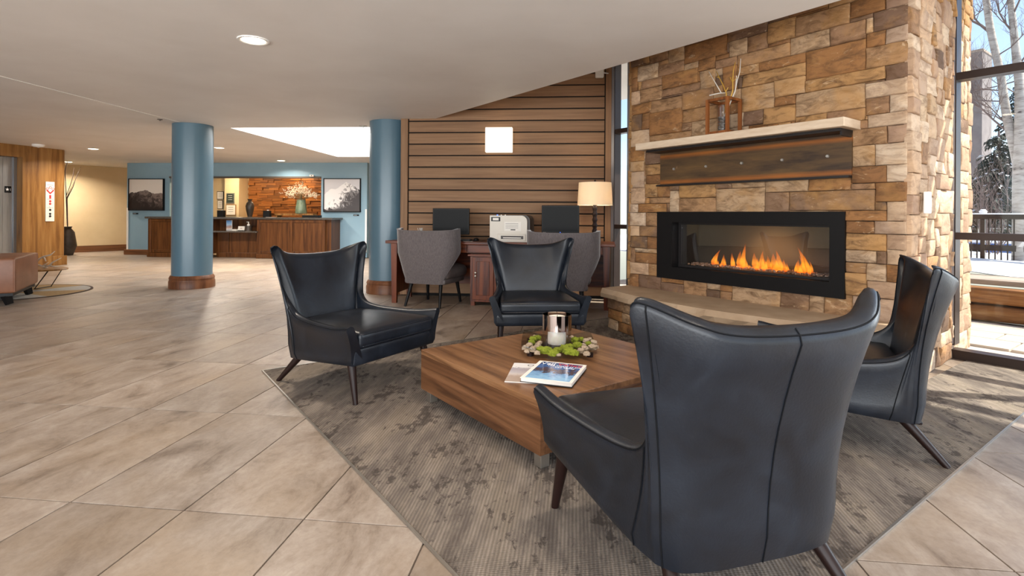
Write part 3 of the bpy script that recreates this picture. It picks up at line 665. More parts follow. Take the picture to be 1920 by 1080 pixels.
def fill(rects,x0,x1,z0,z1,holes,r,wr=(.14,.42),hr=(.08,.19)):
    res=.015; nx=int(round((x1-x0)/res)); nz=int(round((z1-z0)/res)); occ=[[0]*nx for _ in range(nz)]
    def mark(a,b,c,d):
        for k in range(max(0,int(round((c-z0)/res))),min(nz,int(round((d-z0)/res)))):
            for i in range(max(0,int(round((a-x0)/res))),min(nx,int(round((b-x0)/res)))): occ[k][i]=1
    for q in holes: mark(*q)
    out=[]
    for a,b,c,d in rects:
        a,b,c,d=[x0+round((a-x0)/res)*res,x0+round((b-x0)/res)*res,z0+round((c-z0)/res)*res,z0+round((d-z0)/res)*res]
        a=max(a,x0);b=min(b,x1);c=max(c,z0);d=min(d,z1)
        i0,i1,k0,k1=[int(round(t)) for t in ((a-x0)/res,(b-x0)/res,(c-z0)/res,(d-z0)/res)]
        while i1>i0 and any(occ[k][i1-1] for k in range(k0,min(k1,nz))): i1-=1
        while i1>i0 and any(occ[k][i0] for k in range(k0,min(k1,nz))): i0+=1
        while k1>k0 and any(occ[k0][i] for i in range(i0,i1)): k0+=1
        if i1-i0<2 or k1-k0<2: continue
        if any(occ[k][i] for k in range(k0,k1) for i in range(i0,i1)): continue
        out.append((x0+i0*res,x0+i1*res,z0+k0*res,z0+k1*res)); 
        for k in range(k0,k1):
            for i in range(i0,i1): occ[k][i]=1
    grown=[]
    for a,b,c,d in out:
        i0,i1,k0,k1=[int(round(t)) for t in ((a-x0)/res,(b-x0)/res,(c-z0)/res,(d-z0)/res)]
        for _ in range(3):
            if i1<nx and not any(occ[k][i1] for k in range(k0,k1)):
                for k in range(k0,k1): occ[k][i1]=1
                i1+=1
            if i0>0 and not any(occ[k][i0-1] for k in range(k0,k1)):
                i0-=1
                for k in range(k0,k1): occ[k][i0]=1
            if k1<nz and not any(occ[k1][i] for i in range(i0,i1)):
                for i in range(i0,i1): occ[k1][i]=1
                k1+=1
            if k0>0 and not any(occ[k0-1][i] for i in range(i0,i1)):
                k0-=1
                for i in range(i0,i1): occ[k0][i]=1
        grown.append((x0+i0*res,x0+i1*res,z0+k0*res,z0+k1*res))
    out=grown
    for k in range(nz):
        i=0
        while i<nx:
            if occ[k][i]: i+=1; continue
            W=int(r.uniform(*wr)/res); Hh=int(r.uniform(*hr)/res); j=i
            while j<nx and not occ[k][j] and j-i<W: j+=1
            rem=0; q=j
            while q<nx and not occ[k][q] and rem<5: rem+=1; q+=1
            if rem<5: j=q
            t=k
            while t<nz and t-k<Hh and not any(occ[t][p] for p in range(i,j)): t+=1
            if nz-t<3 and t-k>2 and not any(occ[y][p] for y in range(t,nz) for p in range(i,j)): t=nz
            for y in range(k,t):
                for p in range(i,j): occ[y][p]=1
            out.append((x0+i*res,x0+j*res,z0+k*res,z0+t*res)); i=j
    return out
tr=[]
def crop(ox,oy,s,L):
    for a,b,t,q in L:
        xm=(a+b)/2; P0=PV(ox+a/s,oy+t/s,V_WALL); P1=PV(ox+b/s,oy+t/s,V_WALL); zt=PV(ox+xm/s,oy+t/s,V_WALL).z; zq=PV(ox+xm/s,oy+q/s,V_WALL).z
        tr.append((P0.x,P1.x,zq,zt))
crop(1380,0,4.697,[(480,830,55,122),(835,1140,-30,42),(1020,1325,5,130),(1330,1505,-40,70),(1235,1505,87,240),(1030,1235,148,186),(550,1018,95,262),(305,550,180,362),(-49,305,225,322),(300,478,150,195),(0,120,355,482),(122,292,312,442),(840,1168,215,365),(1170,1238,170,278),(510,838,300,435),(1172,1320,278,408),(1322,1505,240,380),(45,500,435,535),(625,1165,400,650),(1170,1505,396,580),(215,620,508,595),(45,215,578,648),(120,630,608,712),(635,1325,645,760),(1325,1512,565,697),(368,630,698,838),(100,365,746,960),(545,1150,790,980),(1155,1512,718,850),(1150,1375,862,990),(1375,1512,843,982),(370,540,857,918),(270,540,940,1040),(130,265,978,1058),(835,1150,975,1040),(545,830,1010,1055),(1190,1512,995,1085)])
crop(1180,90,4.909,[(30,205,100,165),(205,375,55,118),(378,525,10,110),(525,930,-20,95),(100,285,155,280),(30,100,178,290),(288,510,137,230),(515,650,132,188),(650,810,98,200),(815,928,60,100),(815,1020,105,172),(30,155,280,390),(165,312,278,352),(130,318,365,480),(30,125,400,522),(315,655,226,355),(320,660,355,428),(655,920,200,358),(920,1015,170,340),(515,760,395,555),(512,860,545,660),(220,510,475,578),(30,218,515,608),(205,510,585,745),(420,600,697,768),(600,860,657,785),(30,125,618,755),(125,200,615,740),(30,195,760,870),(200,600,785,835)])
crop(1180,330,4.9125,[(30,130,0,105),(30,160,115,248),(165,270,110,195),(275,393,105,195),(200,393,200,248),(165,200,200,250),(30,105,255,335),(105,320,255,330),(30,165,340,450),(170,290,340,450),(30,108,455,550),(108,290,458,550),(30,180,555,660),(182,285,560,668),(30,80,660,785),(82,285,670,712),(105,285,715,800),(30,200,795,912),(200,285,805,920),(30,100,895,1000),(105,320,918,1020)])
crop(1590,200,2.571,[(110,290,30,105),(65,105,68,106),(20,195,105,185),(200,290,102,175),(20,138,190,285),(142,290,178,278),(22,195,285,358),(198,290,280,358),(28,130,365,397),(132,290,360,458),(-272,130,405,490),(132,190,460,495),(190,290,462,555),(5,188,500,552),(5,132,555,612),(135,290,555,612),(5,198,615,688),(200,290,615,690),(5,108,690,752),(110,290,690,760),(5,92,755,802),(95,195,760,838),(198,290,760,840),(5,92,802,905),(95,290,840,922),(60,290,925,1010)])
crop(1160,0,1.742,[(325,485,615,690),(488,562,625,690),(485,620,588,625),(625,765,582,620),(215,325,645,690),(205,325,605,645),(390,485,592,612),(150,215,640,690)])
crop(1220,380,4.8,[(120,310,690,725),(120,315,728,800),(315,520,700,815),(520,640,735,775),(640,750,745,790),(525,640,780,835),(640,750,795,845),(755,1190,770,880),(1190,1450,810,925),(1450,1585,840,955),(1585,1775,850,965)])
rs=random.Random(11)
HZ=.40
rects=fill(tr,U_L,U_R,0.0,3.38,[(FU0+.03,FU1-.03,FZ0+.03,FZ1-.03),(U_L,U_R,0.0,HZ-.06)],rs,(.16,.45),(.09,.2))
ns=0; join=MB()
for (a,b,c,d) in rects:
    if c>2.95: # hidden above the ceiling edge
        w,h=b-a-.007,d-c-.007
        if w<.02 or h<.02: continue
        sm_=stone_mesh(w,h,.03,rs,4,4); join._add(sm_.v,sm_.f,0,((a+b)/2,V_WALL,(c+d)/2)); continue
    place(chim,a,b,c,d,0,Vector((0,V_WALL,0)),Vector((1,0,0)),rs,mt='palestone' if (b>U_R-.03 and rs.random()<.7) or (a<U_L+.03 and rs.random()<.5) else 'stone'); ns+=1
# right hand flank: from the front corner back through the glass to the outside
e0=Vector((ur(V_WALL),V_WALL-.03,0)); e1=Vector((ur(V_OUT),V_OUT,0)); L=(e1-e0).length; ev=(e1-e0)/L; rzf=math.atan2(ev.y,ev.x)
rects2=fill([],0.0,L,0.0,3.38,[],rs,(.14,.4),(.1,.2))
for (a,b,c,d) in rects2:
    if c>2.7:
        w,h=b-a-.007,d-c-.007
        if w<.02 or h<.02: continue
        sm_=stone_mesh(w,h,.03,rs,4,4); p_=e0+ev*((a+b)/2); join._add(sm_.v,sm_.f,rzf,(p_.x,p_.y,(c+d)/2)); continue
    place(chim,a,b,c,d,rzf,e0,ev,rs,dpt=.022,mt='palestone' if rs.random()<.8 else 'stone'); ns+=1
# left hand flank
f0=Vector((U_L,V_OUT,0)); f1=Vector((U_L,V_WALL-.03,0)); L=(f1-f0).length; ev=(f1-f0)/L; rzl=math.atan2(ev.y,ev.x)
for (a,b,c,d) in fill([],0.0,L,0.0,3.38,[],rs,(.2,.45),(.14,.24)):
    w,h=b-a-.007,d-c-.007
    if w<.02 or h<.02: continue
    sm_=stone_mesh(w,h,.03,rs,4,4); p_=f0+ev*((a+b)/2); join._add(sm_.v,sm_.f,rzl,(p_.x,p_.y,(c+d)/2))
jo=join.build('hidden_stones','stone',chim,smooth=60); jo['kind']='stuff'

# switch on the chimney flank
sw=PY(1735,380,0.0+3.85); q=toUV(sw); 
t,s=ray(1735,380)
# walk the ray to the flank
best=min((abs(toUV(PY(1735,380,Y/100)).x-(ur(toUV(PY(1735,380,Y/100)).y)+.055)),Y/100) for Y in range(340,470))[1]
q=toUV(PY(1735,380,best))
swt=thing('wall_switch','white wall switch on the sunlit flank of the stone chimney','switch',UVW(q.x,q.y,q.z),ROT_UV+rzf)
MB().rbox((0,-.012,0),(.075,.03,.15),.005,0,seg=1).build('plate','white',swt); MB().rbox((0,-.03,0),(.03,.008,.06),.002,0,seg=1).build('rocker','paper',swt)

# ---------------------------------------------------------------- fireplace insert
fi=thing('gas_fireplace','black framed linear gas fireplace with burning flames set in the stone','fireplace',(0,0,0),ROT_UV)
yf=V_WALL-.062; iu0=PV(1260,440,yf).x; iu1=PV(1555,440,yf).x; iz1=PV(1275,417,yf).z; iz0=PV(1275,502,yf).z
def ring(mb,u0,u1,z0,z1,a0,a1,c0,c1,y0,y1):
    mb.bb(u0,u1,y0,y1,c1,z1); mb.bb(u0,u1,y0,y1,z0,c0); mb.bb(u0,a0,y0,y1,c0,c1); mb.bb(a1,u1,y0,y1,c0,c1)
m=MB(); ring(m,FU0,FU1,FZ0,FZ1,iu0,iu1,iz0,iz1,yf,yf+.03); m.build('surround','black',fi)
m=MB(); e=.006
m.bb(iu0-e,iu1+e,yf+.03,yf+.16,iz1,iz1+e); m.bb(iu0-e,iu1+e,yf+.03,yf+.16,iz0-e,iz0); m.bb(iu0-e,iu0,yf+.03,yf+.16,iz0,iz1); m.bb(iu1,iu1+e,yf+.03,yf+.16,iz0,iz1); m.build('reveal','black',fi)
g0,g1,h0,h1=iu0+.03,iu1-.03,iz0+.02,iz1-.02
m=MB(); ring(m,iu0,iu1,iz0,iz1,g0,g1,h0,h1,yf+.10,yf+.13); m.build('door_frame','blacksteel',fi)
MB().bb(g0,g1,yf+.113,yf+.117,h0,h1).build('glass','fireglass',fi)
m=MB(); yb_=yf+.42; m.bb(iu0,iu1,yb_,yb_+.02,iz0-.02,iz1+.02); m.bb(iu0-.02,iu0,yf+.13,yb_,iz0,iz1); m.bb(iu1,iu1+.02,yf+.13,yb_,iz0,iz1); m.bb(iu0,iu1,yf+.13,yb_,iz1,iz1+.02); m.bb(iu0,iu1,yf+.13,yb_,iz0-.02,iz0+.015); m.build('firebox','blackin',fi)
m=MB(); rr=random.Random(5)
for k in range(520):
    u=rr.uniform(iu0+.06,iu1-.06); y=rr.uniform(yf+.16,yf+.36); s=rr.uniform(.006,.013)
    m.box((u,y,iz0+.022+rr.uniform(0,.012)),(s*1.6,s,s),rr.uniform(0,3))
o=m.build('fire_glass_bed','ember',fi); o['kind']='stuff'
def flame(u,y,z,w,h,lean,r):
    m=MB(); n=8; prof=[(0.3,0),(.85,.12),(1,.28),(.72,.5),(.42,.72),(.16,.9),(.02,1)]
    ph=r.uniform(0,9)
    for q,t_ in prof:
        off=lean*t_*t_*h+.12*w*math.sin(ph+5*t_)
        for k in range(n): a=2*PI*k/n; m.v.append((off+q*w*math.cos(a),q*w*.5*math.sin(a),t_*h))
    for i in range(len(prof)-1):
        for k in range(n): m.f.append((i*n+k,i*n+(k+1)%n,(i+1)*n+(k+1)%n,(i+1)*n+k))
    return m.build('flame','flame',fi,(u,y,z),0,'all')
yF=yf+.24
rr=random.Random(9)
for px,pw,ytop,lean in [(1338,8,467,.45),(1359,6,476,.05),(1373,7,474,-.05),(1388,9,470,.05),(1396,8,456,.1),(1401,7,482,-.1),(1416,10,474,-.1),(1424,8,470,.1),(1432,7,485,0),(1440,9,480,-.15),(1455,11,475,-.05),(1464,9,470,-.25),(1473,8,486,-.1),(1496,8,486,.1),(1503,7,484,0),(1512,8,464,-.35),(1518,6,478,-.3)]:
    b=PV(px,497+(px-1338)*.045,yF); t_=PV(px,ytop,yF); 
    hh_=t_.z-iz0-.02
    flame(b.x,yF+rr.uniform(-.03,.03),iz0+.022,pw/1017*4.3*.8,hh_,lean,rr); flame(b.x+rr.uniform(-.01,.01),yF+rr.uniform(-.05,.05),iz0+.022,pw/1017*4.3*.45,hh_*.72,lean*.8,rr); flame(b.x+rr.uniform(-.03,.03),yF+rr.uniform(-.06,.06),iz0+.022,pw/1017*4.3*.6,hh_*rr.uniform(.3,.55),lean+rr.uniform(-.2,.2),rr)
lamp_light('fire_glow','AREA',fi,((iu0+iu1)/2,yF-.02,iz0+.10),1.6,(1,.5,.18),.5,(PI/2,0,0))

# ---------------------------------------------------------------- mantel, steel channel, hearth
ma=thing('mantel_shelf','pale travertine mantel slab on the stone chimney','mantel',(0,0,0),ROT_UV)
mr=PV(1614,232,V_WALL-.03).x; vf=V_WALL-.30; ml=PV(1191,270,vf).x; mz1=PV(1583,218,vf).z; mz0=mz1-.065
MB().rbox(((ml+mr)/2,(vf+V_WALL-.02)/2,(mz0+mz1)/2),(mr-ml,V_WALL-.02-vf,mz1-mz0),.006,6,seg=1).build('slab','mantel',ma)
be=thing('steel_channel','rusted steel channel beam with five bolts below the mantel slab','beam',(0,0,0),ROT_UV)
yw_=V_WALL-.055; bu0=PV(1238,320,yw_).x; bu1=PV(1597,300,yw_).x; bz1=mz0-.002; bz0=PV(1238,347,yw_).z
MB().bb(bu0,bu1,yw_,yw_+.02,bz0,bz1-.02).build('web','rust',be)
MB().bb(bu0-.02,bu1,vf+.06,yw_+.02,bz1-.02,bz1).build('top_flange','blacksteel',be)
MB().bb(bu0-.01,bu1,yw_-.05,yw_+.02,bz0-.016,bz0).build('bottom_flange','blacksteel',be)
MB().prism([(bu1-.012,vf+.08),(bu1,vf+.08),(bu1,yw_),(bu1-.012,yw_)],bz1-.05,bz1-.02).build('end_gusset','blacksteel',be)
for bx,by in ((1264,317),(1324,312),(1391,306),(1467,300),(1552,293)):
    p=PV(bx,by,yw_); o=MB().lathe([(.013,0),(.013,.01),(.010,.014)],6).build('bolt','bolt',be,(p.x,yw_,p.z)); o.rotation_euler=(PI/2,0,0)
he=thing('hearth','raised bowed hearth of stacked sandstone with a thick flagstone slab','hearth',(0,0,0),ROT_UV)
def vfront(u): f=(u-U_L)/(U_R-U_L); return V_WALL-.38-.23*math.sin(PI*min(1,max(0,f)))
n=28; us=[U_L+.0+(U_R-U_L)*k/n for k in range(n+1)]
sm2=MB(); hr_=random.Random(4)
top=[(u,vfront(u)-.03) for u in us]; pol=[(U_L-.03,V_WALL-.03)]+[(u-.03 if k==0 else u,v) for k,(u,v) in enumerate(top)]+[(U_R,V_WALL-.03)]
lo=[(a+hr_.uniform(-.008,.008),b+hr_.uniform(-.022,.006)) for a,b in pol]; mid_=[(a+hr_.uniform(-.006,.006),b+hr_.uniform(-.03,.0)) for a,b in pol]
lo[0]=mid_[0]=pol[0]; lo[-1]=mid_[-1]=pol[-1]
N=len(pol); sm2.v=[(x,y,HZ-.085) for x,y in lo]+[(x,y,HZ-.045) for x,y in mid_]+[(x,y,HZ) for x,y in pol]
sm2.f=[tuple(range(N-1,-1,-1)),tuple(range(2*N,3*N))]+[(r_*N+i,r_*N+(i+1)%N,(r_+1)*N+(i+1)%N,(r_+1)*N+i) for r_ in (0,1) for i in range(N)]
sm2.build('slab','slab',he)
hc=MB(); hc.prism([(U_L+.03,V_WALL-.005)]+[(u+.03 if k==0 else u,vfront(u)+.03) for k,u in enumerate(us[:-1])]+[(U_R-.03,vfront(U_R)+.03),(U_R-.03,V_WALL-.005)],0.007,HZ-.085); hc.build('core','mortar',he)
# stones follow the bow
seg=0; zrows=[.007,.105,.2,HZ-.085]
for z0,z1 in zip(zrows[:-1],zrows[1:]):
    u=U_L
    while u<U_R-.05:
        wd=min(hr_.uniform(.13,.32),U_R-u); 
        if U_R-(u+wd)<.1: wd=U_R-u
        a=Vector((u,vfront(u),0)); b=Vector((u+wd,vfront(u+wd),0)); e=(b-a); 
        m=stone_mesh(e.length-.007,z1-z0-.007,.0,hr_); c=(a+b)/2+Vector((-e.y,e.x,0)).normalized()*.02
        ob('stone',m.mesh('stone',60),'stone',he,(c.x,c.y,(z0+z1)/2),math.atan2(e.y,e.x)); u+=wd
    for ux,s in ((U_L,1),(U_R,-1)):
        va,vb=vfront(ux)+.03,V_WALL-.04; d_=vb-va
        m=stone_mesh(d_-.007,z1-z0-.007,.0,hr_); ob('stone',m.mesh('stone',60),'stone',he,(ux+.02*s,(va+vb)/2,(z0+z1)/2),-PI/2*s)

# ---------------------------------------------------------------- lantern vase on the mantel
lv=vf+.13
l0=PV(1337,248,lv); lu0=l0.x; 
lant=thing('wooden_lantern','open teak lantern frame standing on the mantel shelf','lantern',UVW(lu0+.10,lv,mz1),ROT_UV)
LW,LH=.21,.30; hw=LW/2
for sx in (-1,1):
    for sy in (-1,1): MB().box((sx*(hw-.012),sy*(hw-.012),LH/2),(.024,.024,LH)).build('post','lantern',lant)
for zz in (.011,LH-.011):
    for s in (-1,1):
        MB().box((0,s*(hw-.012),zz),(LW-.048,.024,.022)).build('rail','lantern',lant); MB().box((s*(hw-.012),0,zz),(.024,LW-.048,.022)).build('rail','lantern',lant)
MB().box((0,0,.006),(LW-.05,LW-.05,.01)).build('base_board','lantern',lant)
lc=UVW(lu0+.10,lv,mz1)
gv=thing('glass_vase','clear square edged glass cylinder vase filled with pebbles inside the lantern','vase',lc+Vector((0,0,.012)))
MB().lathe([(.058,0),(.058,.235),(.054,.235),(.054,.008)],28,cap=False).build('wall','clearglass',gv,smooth=40); MB().lathe([(.001,.0),(.057,.0),(.057,.007),(.001,.007)],28,cap=False).build('bottom','clearglass',gv)
pr_=random.Random(2); pm=[]
for k in range(4):
    m=MB(); sx,sy,sz=pr_.uniform(.018,.026),pr_.uniform(.014,.02),pr_.uniform(.009,.013)
    m.lathe([(.05,-1),(.6,-.8),(.95,-.3),(.95,.3),(.6,.8),(.05,1)],10); m.v=[(x*sx,y*sy,z*sz) for x,y,z in m.v]; me=m.mesh('pebble','all'); me.materials.append(MT['pebble']); pm.append(me)
for lay in range(7):
    for k in range(5):
        a=k*2*PI/5+lay*.7; r_=.030 if k else .004
        o=ob('pebble',pr_.choice(pm),None,None,lc+Vector((r_*math.cos(a),r_*math.sin(a),.034+lay*.0185)),pr_.uniform(0,6)); o.rotation_euler=(pr_.uniform(-.4,.4),pr_.uniform(-.4,.4),pr_.uniform(0,6))
        tag(o,'smooth grey river pebble piled inside the glass vase on the mantel','pebble','pebbles in the mantel vase')
def twig(label,mat,pts,r0,grp=None,side=()):
    t_=tag(MB().tube([lc+Vector(p) for p in []] or pts,[r0*(1-.5*k/(len(pts)-1)) for k in range(len(pts))],6).build('twig',mat,smooth='all'),label,'twig',grp)
    for k,q in enumerate(side):
        MB().tube(q,[r0*.6]*len(q),5).build('side_shoot',mat,t_)
def TP(px,py,dv_=0): 
    p=PV(px,py,lv+dv_); return UVW(p.x,p.y,p.z)
b0=lc+Vector((0,0,.12))
twig('gilded forked twig leaning left out of the mantel vase','twiggold',[b0+Vector((.01,0,.03)),TP(1362,176),TP(1356,160),TP(1349,146),TP(1343,134)],.006,None,[[TP(1361,172),TP(1365,164)],[TP(1349,146),TP(1344,144)]])
twig('tall upright gilded twig in the middle of the mantel vase','twiggold',[b0,TP(1374,170),TP(1374,150),TP(1375,132),TP(1379,116)],.006,None,[[TP(1374,155),TP(1369,145)],[TP(1375,152),TP(1385,143)]])
twig('bleached twig standing right in the mantel vase','twigwhite',[b0+Vector((-.01,0,0)),TP(1378,172),TP(1382,152),TP(1387,135),TP(1389,110)],.006,None,[[TP(1379,165),TP(1381,142)]])
twig('white stick poking up at the left of the mantel lantern','twigwhite',[TP(1352,174),TP(1340,153),TP(1329,134)],.005)
twig('white stick lying across the top of the mantel lantern','twigwhite',[TP(1330,179,-.1),TP(1347,175,-.06),TP(1360,174,-.02)],.006)
# ---------------------------------------------------------------- round columns
def column(label,px,py,Yc,r):
    c=Vector(((px-960)/F*Yc,Yc,0)); t=thing('column',label,'column',c)
    MB().lathe([(r,.19),(r,CEIL-.001)],48).build('shaft','bluecol',t,smooth=40)
    MB().lathe([(r+.035,0),(r+.035,.10),(r+.026,.115),(r+.026,.135),(r+.032,.145),(r+.024,.165),(r+.008,.19),(r-.01,.19)],48).build('base_ring','ringwood',t,smooth=40)
c1=PZ(360,543); column('blue painted round column with wooden base ring in front of the reception desk',361,0,c1.y+.28,.275)
column('blue painted round column beside the wood plank wall',729.5,0,PZ(722,553).y+.3,.28)

# ---------------------------------------------------------------- leather wing armchairs
def shell(ctrl,zb,zin,per,nout=9,extra=.03,pw=.75):
    R=[Vector(c[:3]) for c in ctrl]
    keys=[list(c) for c in ctrl]
    full=[[-k[0],k[1],-k[2],k[3],k[4],k[5]] for k in reversed(keys[1:])]+keys
    def interp(i,t):
        a=full[max(i-1,0)];b=full[i];c=full[i+1];d=full[min(i+2,len(full)-1)]
        return [.5*(2*b[k]+(c[k]-a[k])*t+(2*a[k]-5*b[k]+4*c[k]-d[k])*t*t+(3*b[k]-a[k]-3*c[k]+d[k])*t**3) for k in range(6)]
    S=[]
    for i in range(len(full)-1):
        for k in range(per): S.append(interp(i,k/per))
    S.append(full[-1]); n=len(S)
    def nin(ix,i):
        a=S[max(i-1,0)];b=S[min(i+1,n-1)]; t=Vector((b[ix]-a[ix],b[ix+1]-a[ix+1])).normalized(); return Vector((-t.y,t.x))
    m=MB(); P=None; grid=[]; base_=[]
    zbf=zb
    for i,s in enumerate(S):
        zb=zbf(s[1]) if callable(zbf) else zbf
        B=Vector(s[0:2]); Tt=Vector(s[2:4]); zt=s[4]; th=s[5]; r=th/2; nb,ntp=nin(0,i),nin(2,i); prof=[]
        def at(z): f=(z-zb)/(zt-zb); return B.lerp(Tt,max(0,f)**(1+pw*max(0,min(1,(zt-.5)/.3)))),nb.lerp(ntp,max(0,min(1,f))).normalized()
        for k in range(nout):
            z=zb+(zt-r-zb)*k/(nout-1); p,nn=at(z); b_=.012*math.sin(PI*k/(nout-1)); q=p+nn*b_
            if k==0: q=p+nn*.018
            prof.append((q.x,q.y,z))
        p,nn=at(zt-r)
        for a in (150,120,90,60,30): 
            q=p+nn*(r+r*math.cos(rad(a))); prof.append((q.x,q.y,zt-r+r*math.sin(rad(a))))
        for k in range(nout):
            f=k/(nout-1); z=(zt-r)+(zin-(zt-r))*f; p,nn=at(z); q=p+nn*(th+extra*math.sin(PI/2*f)); prof.append((q.x,q.y,z))
        grid.append([list(q) for q in prof]); base_.append([at(q[2]) for q in prof])
    P=len(grid[0]); i0_=nout+3
    for _ in range(80):   # ease the inner upholstery round the corners
        for k in range(i0_,P):
            wgt=min(.5,.04+.07*(k-i0_)); col_=[g_[k][:2] for g_ in grid]
            for i in range(1,n-1):
                for q in (0,1): grid[i][k][q]=col_[i][q]*(1-wgt)+wgt*.5*(col_[i-1][q]+col_[i+1][q])
    for i in range(n):
        for k in range(nout+5,P):
            p,nn=base_[i][k]; d_=(grid[i][k][0]-p.x)*nn.x+(grid[i][k][1]-p.y)*nn.y; lim=min(.035,S[i][5]*.8)
            if d_<lim: grid[i][k][0]+=nn.x*(lim-d_); grid[i][k][1]+=nn.y*(lim-d_)
    for g_ in grid: m.v+=[tuple(q) for q in g_]
    for i in range(n-1):
        for k in range(P-1): a=i*P+k; m.f.append((a,a+P,a+P+1,a+1))
        a=i*P; m.f.append((a,a+P-1,a+2*P-1,a+P))
    m.f.append(tuple(range(P))); m.f.append(tuple((n-1)*P+k for k in range(P-1,-1,-1)))
    return m,grid
def armchair(label,loc,f):
    t=thing('armchair',label,'armchair',loc,math.atan2(-f[0],f[1]),'leather wing armchairs around the coffee table')
    ctrl=[(0,-.375,0,-.50,.836,.085),(.15,-.372,.19,-.494,.844,.083),(.255,-.352,.295,-.466,.868,.07),(.305,-.305,.412,-.362,.906,.05),
          (.315,-.275,.378,-.338,.80,.05),(.324,-.24,.342,-.318,.63,.052),(.33,-.20,.324,-.278,.505,.056),(.342,-.09,.338,-.15,.455,.058),(.36,.18,.39,.18,.446,.058),(.372,.362,.42,.372,.468,.054)]
    m,g=shell(ctrl,lambda y:.168+.06*(y+.36)/.72,.245,7); o=m.build('shell','leather',t,smooth=55)
    n=len(g); mid=n//2
    def seam(pts,r=.0022): MB().tube(pts,r,6).build('seam','seam',t)
    out=lambda i,a,b:[Vector(g[i][k])+(Vector(g[i][k])-Vector((0,-.05,g[i][k][2]))).normalized()*.0012 for k in range(a,b)]
    seam(out(mid,0,11)); 
    for s in (-1,1): seam(out(mid+s*19,0,10)); seam(out(mid+s*41,0,11))
    seam([Vector(g[i][9])+Vector((0,0,.0005)) for i in range(0,n)],.0024)
    MB().rbox((0,.05,.370),(.66,.67,.105),.032,5,.03,taper=lambda y,z:.94+.06*y,seg=3).build('seat_cushion','leather',t,smooth='all')
    for zz in (.337,.405):
        w_=.33; MB().tube([(-w_*.86,.02,zz)]+[(-w_+.012,.36,zz),(-w_+.03,.383,zz),(w_-.03,.383,zz),(w_-.012,.36,zz)]+[(w_*.86,.02,zz)],.003,6).build('cushion_piping','leather',t)
    ap=MB(); ap.rbox((0,.335,.275),(.72,.07,.10),.014,3,seg=2); ap.build('apron','leather',t,smooth=50)
    MB().prism([(-.34,.33),(-.30,-.24),(-.2,-.325),(.2,-.325),(.30,-.24),(.34,.33)],.22,.325).build('seat_deck','leather',t)
    for sx in (-1,1):
        MB().tube([(sx*.315,.30,.235),(sx*.33,.355,0)],[.027,.0145],12).build('leg','leg',t,smooth=40)
        MB().tube([(sx*.235,-.25,.20),(sx*.29,-.43,0)],[.027,.0145],12).build('leg','leg',t,smooth=40)
    return t
a1=armchair('dark leather wing armchair left of the coffee table, seen from its front corner',(-1.035,3.64,.006),(.85,-.527))
def chair_at(lbl,loc,f): return dup(a1,loc,math.atan2(-f[0],f[1]),lbl)
chair_at('dark leather wing armchair behind the coffee table, facing the viewer head on',(.205,4.72,.006),(.08,-.997))
chair_at('dark leather wing armchair nearest the viewer, turned with its seamed back to us',(.59,1.83,.006),(-.29,.957))
chair_at('dark leather wing armchair by the window, seen from the side at the right',(1.70,2.87,.006),(-.891,.455))

# ---------------------------------------------------------------- coffee table
ct=thing('coffee_table','low square walnut veneer coffee table with short metal feet','coffee table',(0,0,.006),ROT_UV)
tu0,tu1,tv0,tv1=-2.945,-1.815,1.495,2.665; zt_=.305; zb_=.07; w_=.03
def part_box(nm,mt,x0,x1,y0,y1,z0,z1,b=.002): 
    c=((x0+x1)/2,(y0+y1)/2,(z0+z1)/2); return MB().rbox((0,0,0),(x1-x0,y1-y0,z1-z0),b,0,seg=1).build(nm,mt,ct,c)
part_box('top_panel','walnut',tu0,tu1,tv0,tv1,zt_-.03,zt_)
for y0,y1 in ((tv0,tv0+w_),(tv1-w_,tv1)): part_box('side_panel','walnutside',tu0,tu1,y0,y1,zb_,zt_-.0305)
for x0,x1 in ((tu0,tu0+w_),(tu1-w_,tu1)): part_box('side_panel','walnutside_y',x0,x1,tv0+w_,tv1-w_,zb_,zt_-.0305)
part_box('bottom_panel','walnutside',tu0+w_,tu1-w_,tv0+w_,tv1-w_,zb_,zb_+.02)
for x in (tu0+.05,tu1-.05):
    for y in (tv0+.05,tv1-.05): part_box('foot','nickel',x-.025,x+.025,y-.025,y+.025,0,zb_)
TZ=zt_+.0065
# tray
tc_=PZ(1047,648,TZ+.02); tray=thing('glass_tray','smoked glass square tray with upturned corners on the coffee table','tray',(tc_.x,tc_.y,TZ),rad(-2))
m=MB(); n=14; S_=.225
def th_(x,y): return .018+.05*max(0,(abs(x)*abs(y)/(S_*S_))-.35)+.012*max(abs(x),abs(y))**4/S_**4
for lay in (0,.006):
    for j in range(n+1):
        for i in range(n+1):
            x=-S_+2*S_*i/n; y=-S_+2*S_*j/n; k_=1-.06*((x/S_)**2*(y/S_)**2); m.v.append((x*k_,y*k_,th_(x,y)+lay))
Q=(n+1)**2
for j in range(n):
    for i in range(n): a=j*(n+1)+i; m.f.append((a,a+n+1,a+n+2,a+1)); m.f.append((Q+a,Q+a+1,Q+a+n+2,Q+a+n+1))
bd=[i for i in range(n)]+[i*(n+1)+n for i in range(n)]+[n*(n+1)+n-i for i in range(n)]+[(n-i)*(n+1) for i in range(n)]
for k in range(len(bd)): q=(k+1)%len(bd); m.f.append((bd[k],bd[q],Q+bd[q],Q+bd[k]))
m.build('plate','trayglass',tray,smooth=50)
for sx in (-1,1):
    for sy in (-1,1): MB().lathe([(.02,0),(.022,.022)],10).build('foot','leg',tray,(sx*.17,sy*.17,0))
cz=TZ+.026
hc_=PZ(1044,646,cz); hol=thing('candle_holder','glass hurricane cylinder with mirrored upper band around the candle','candle holder',(hc_.x,hc_.y,cz))
R_=.088; HH=.185
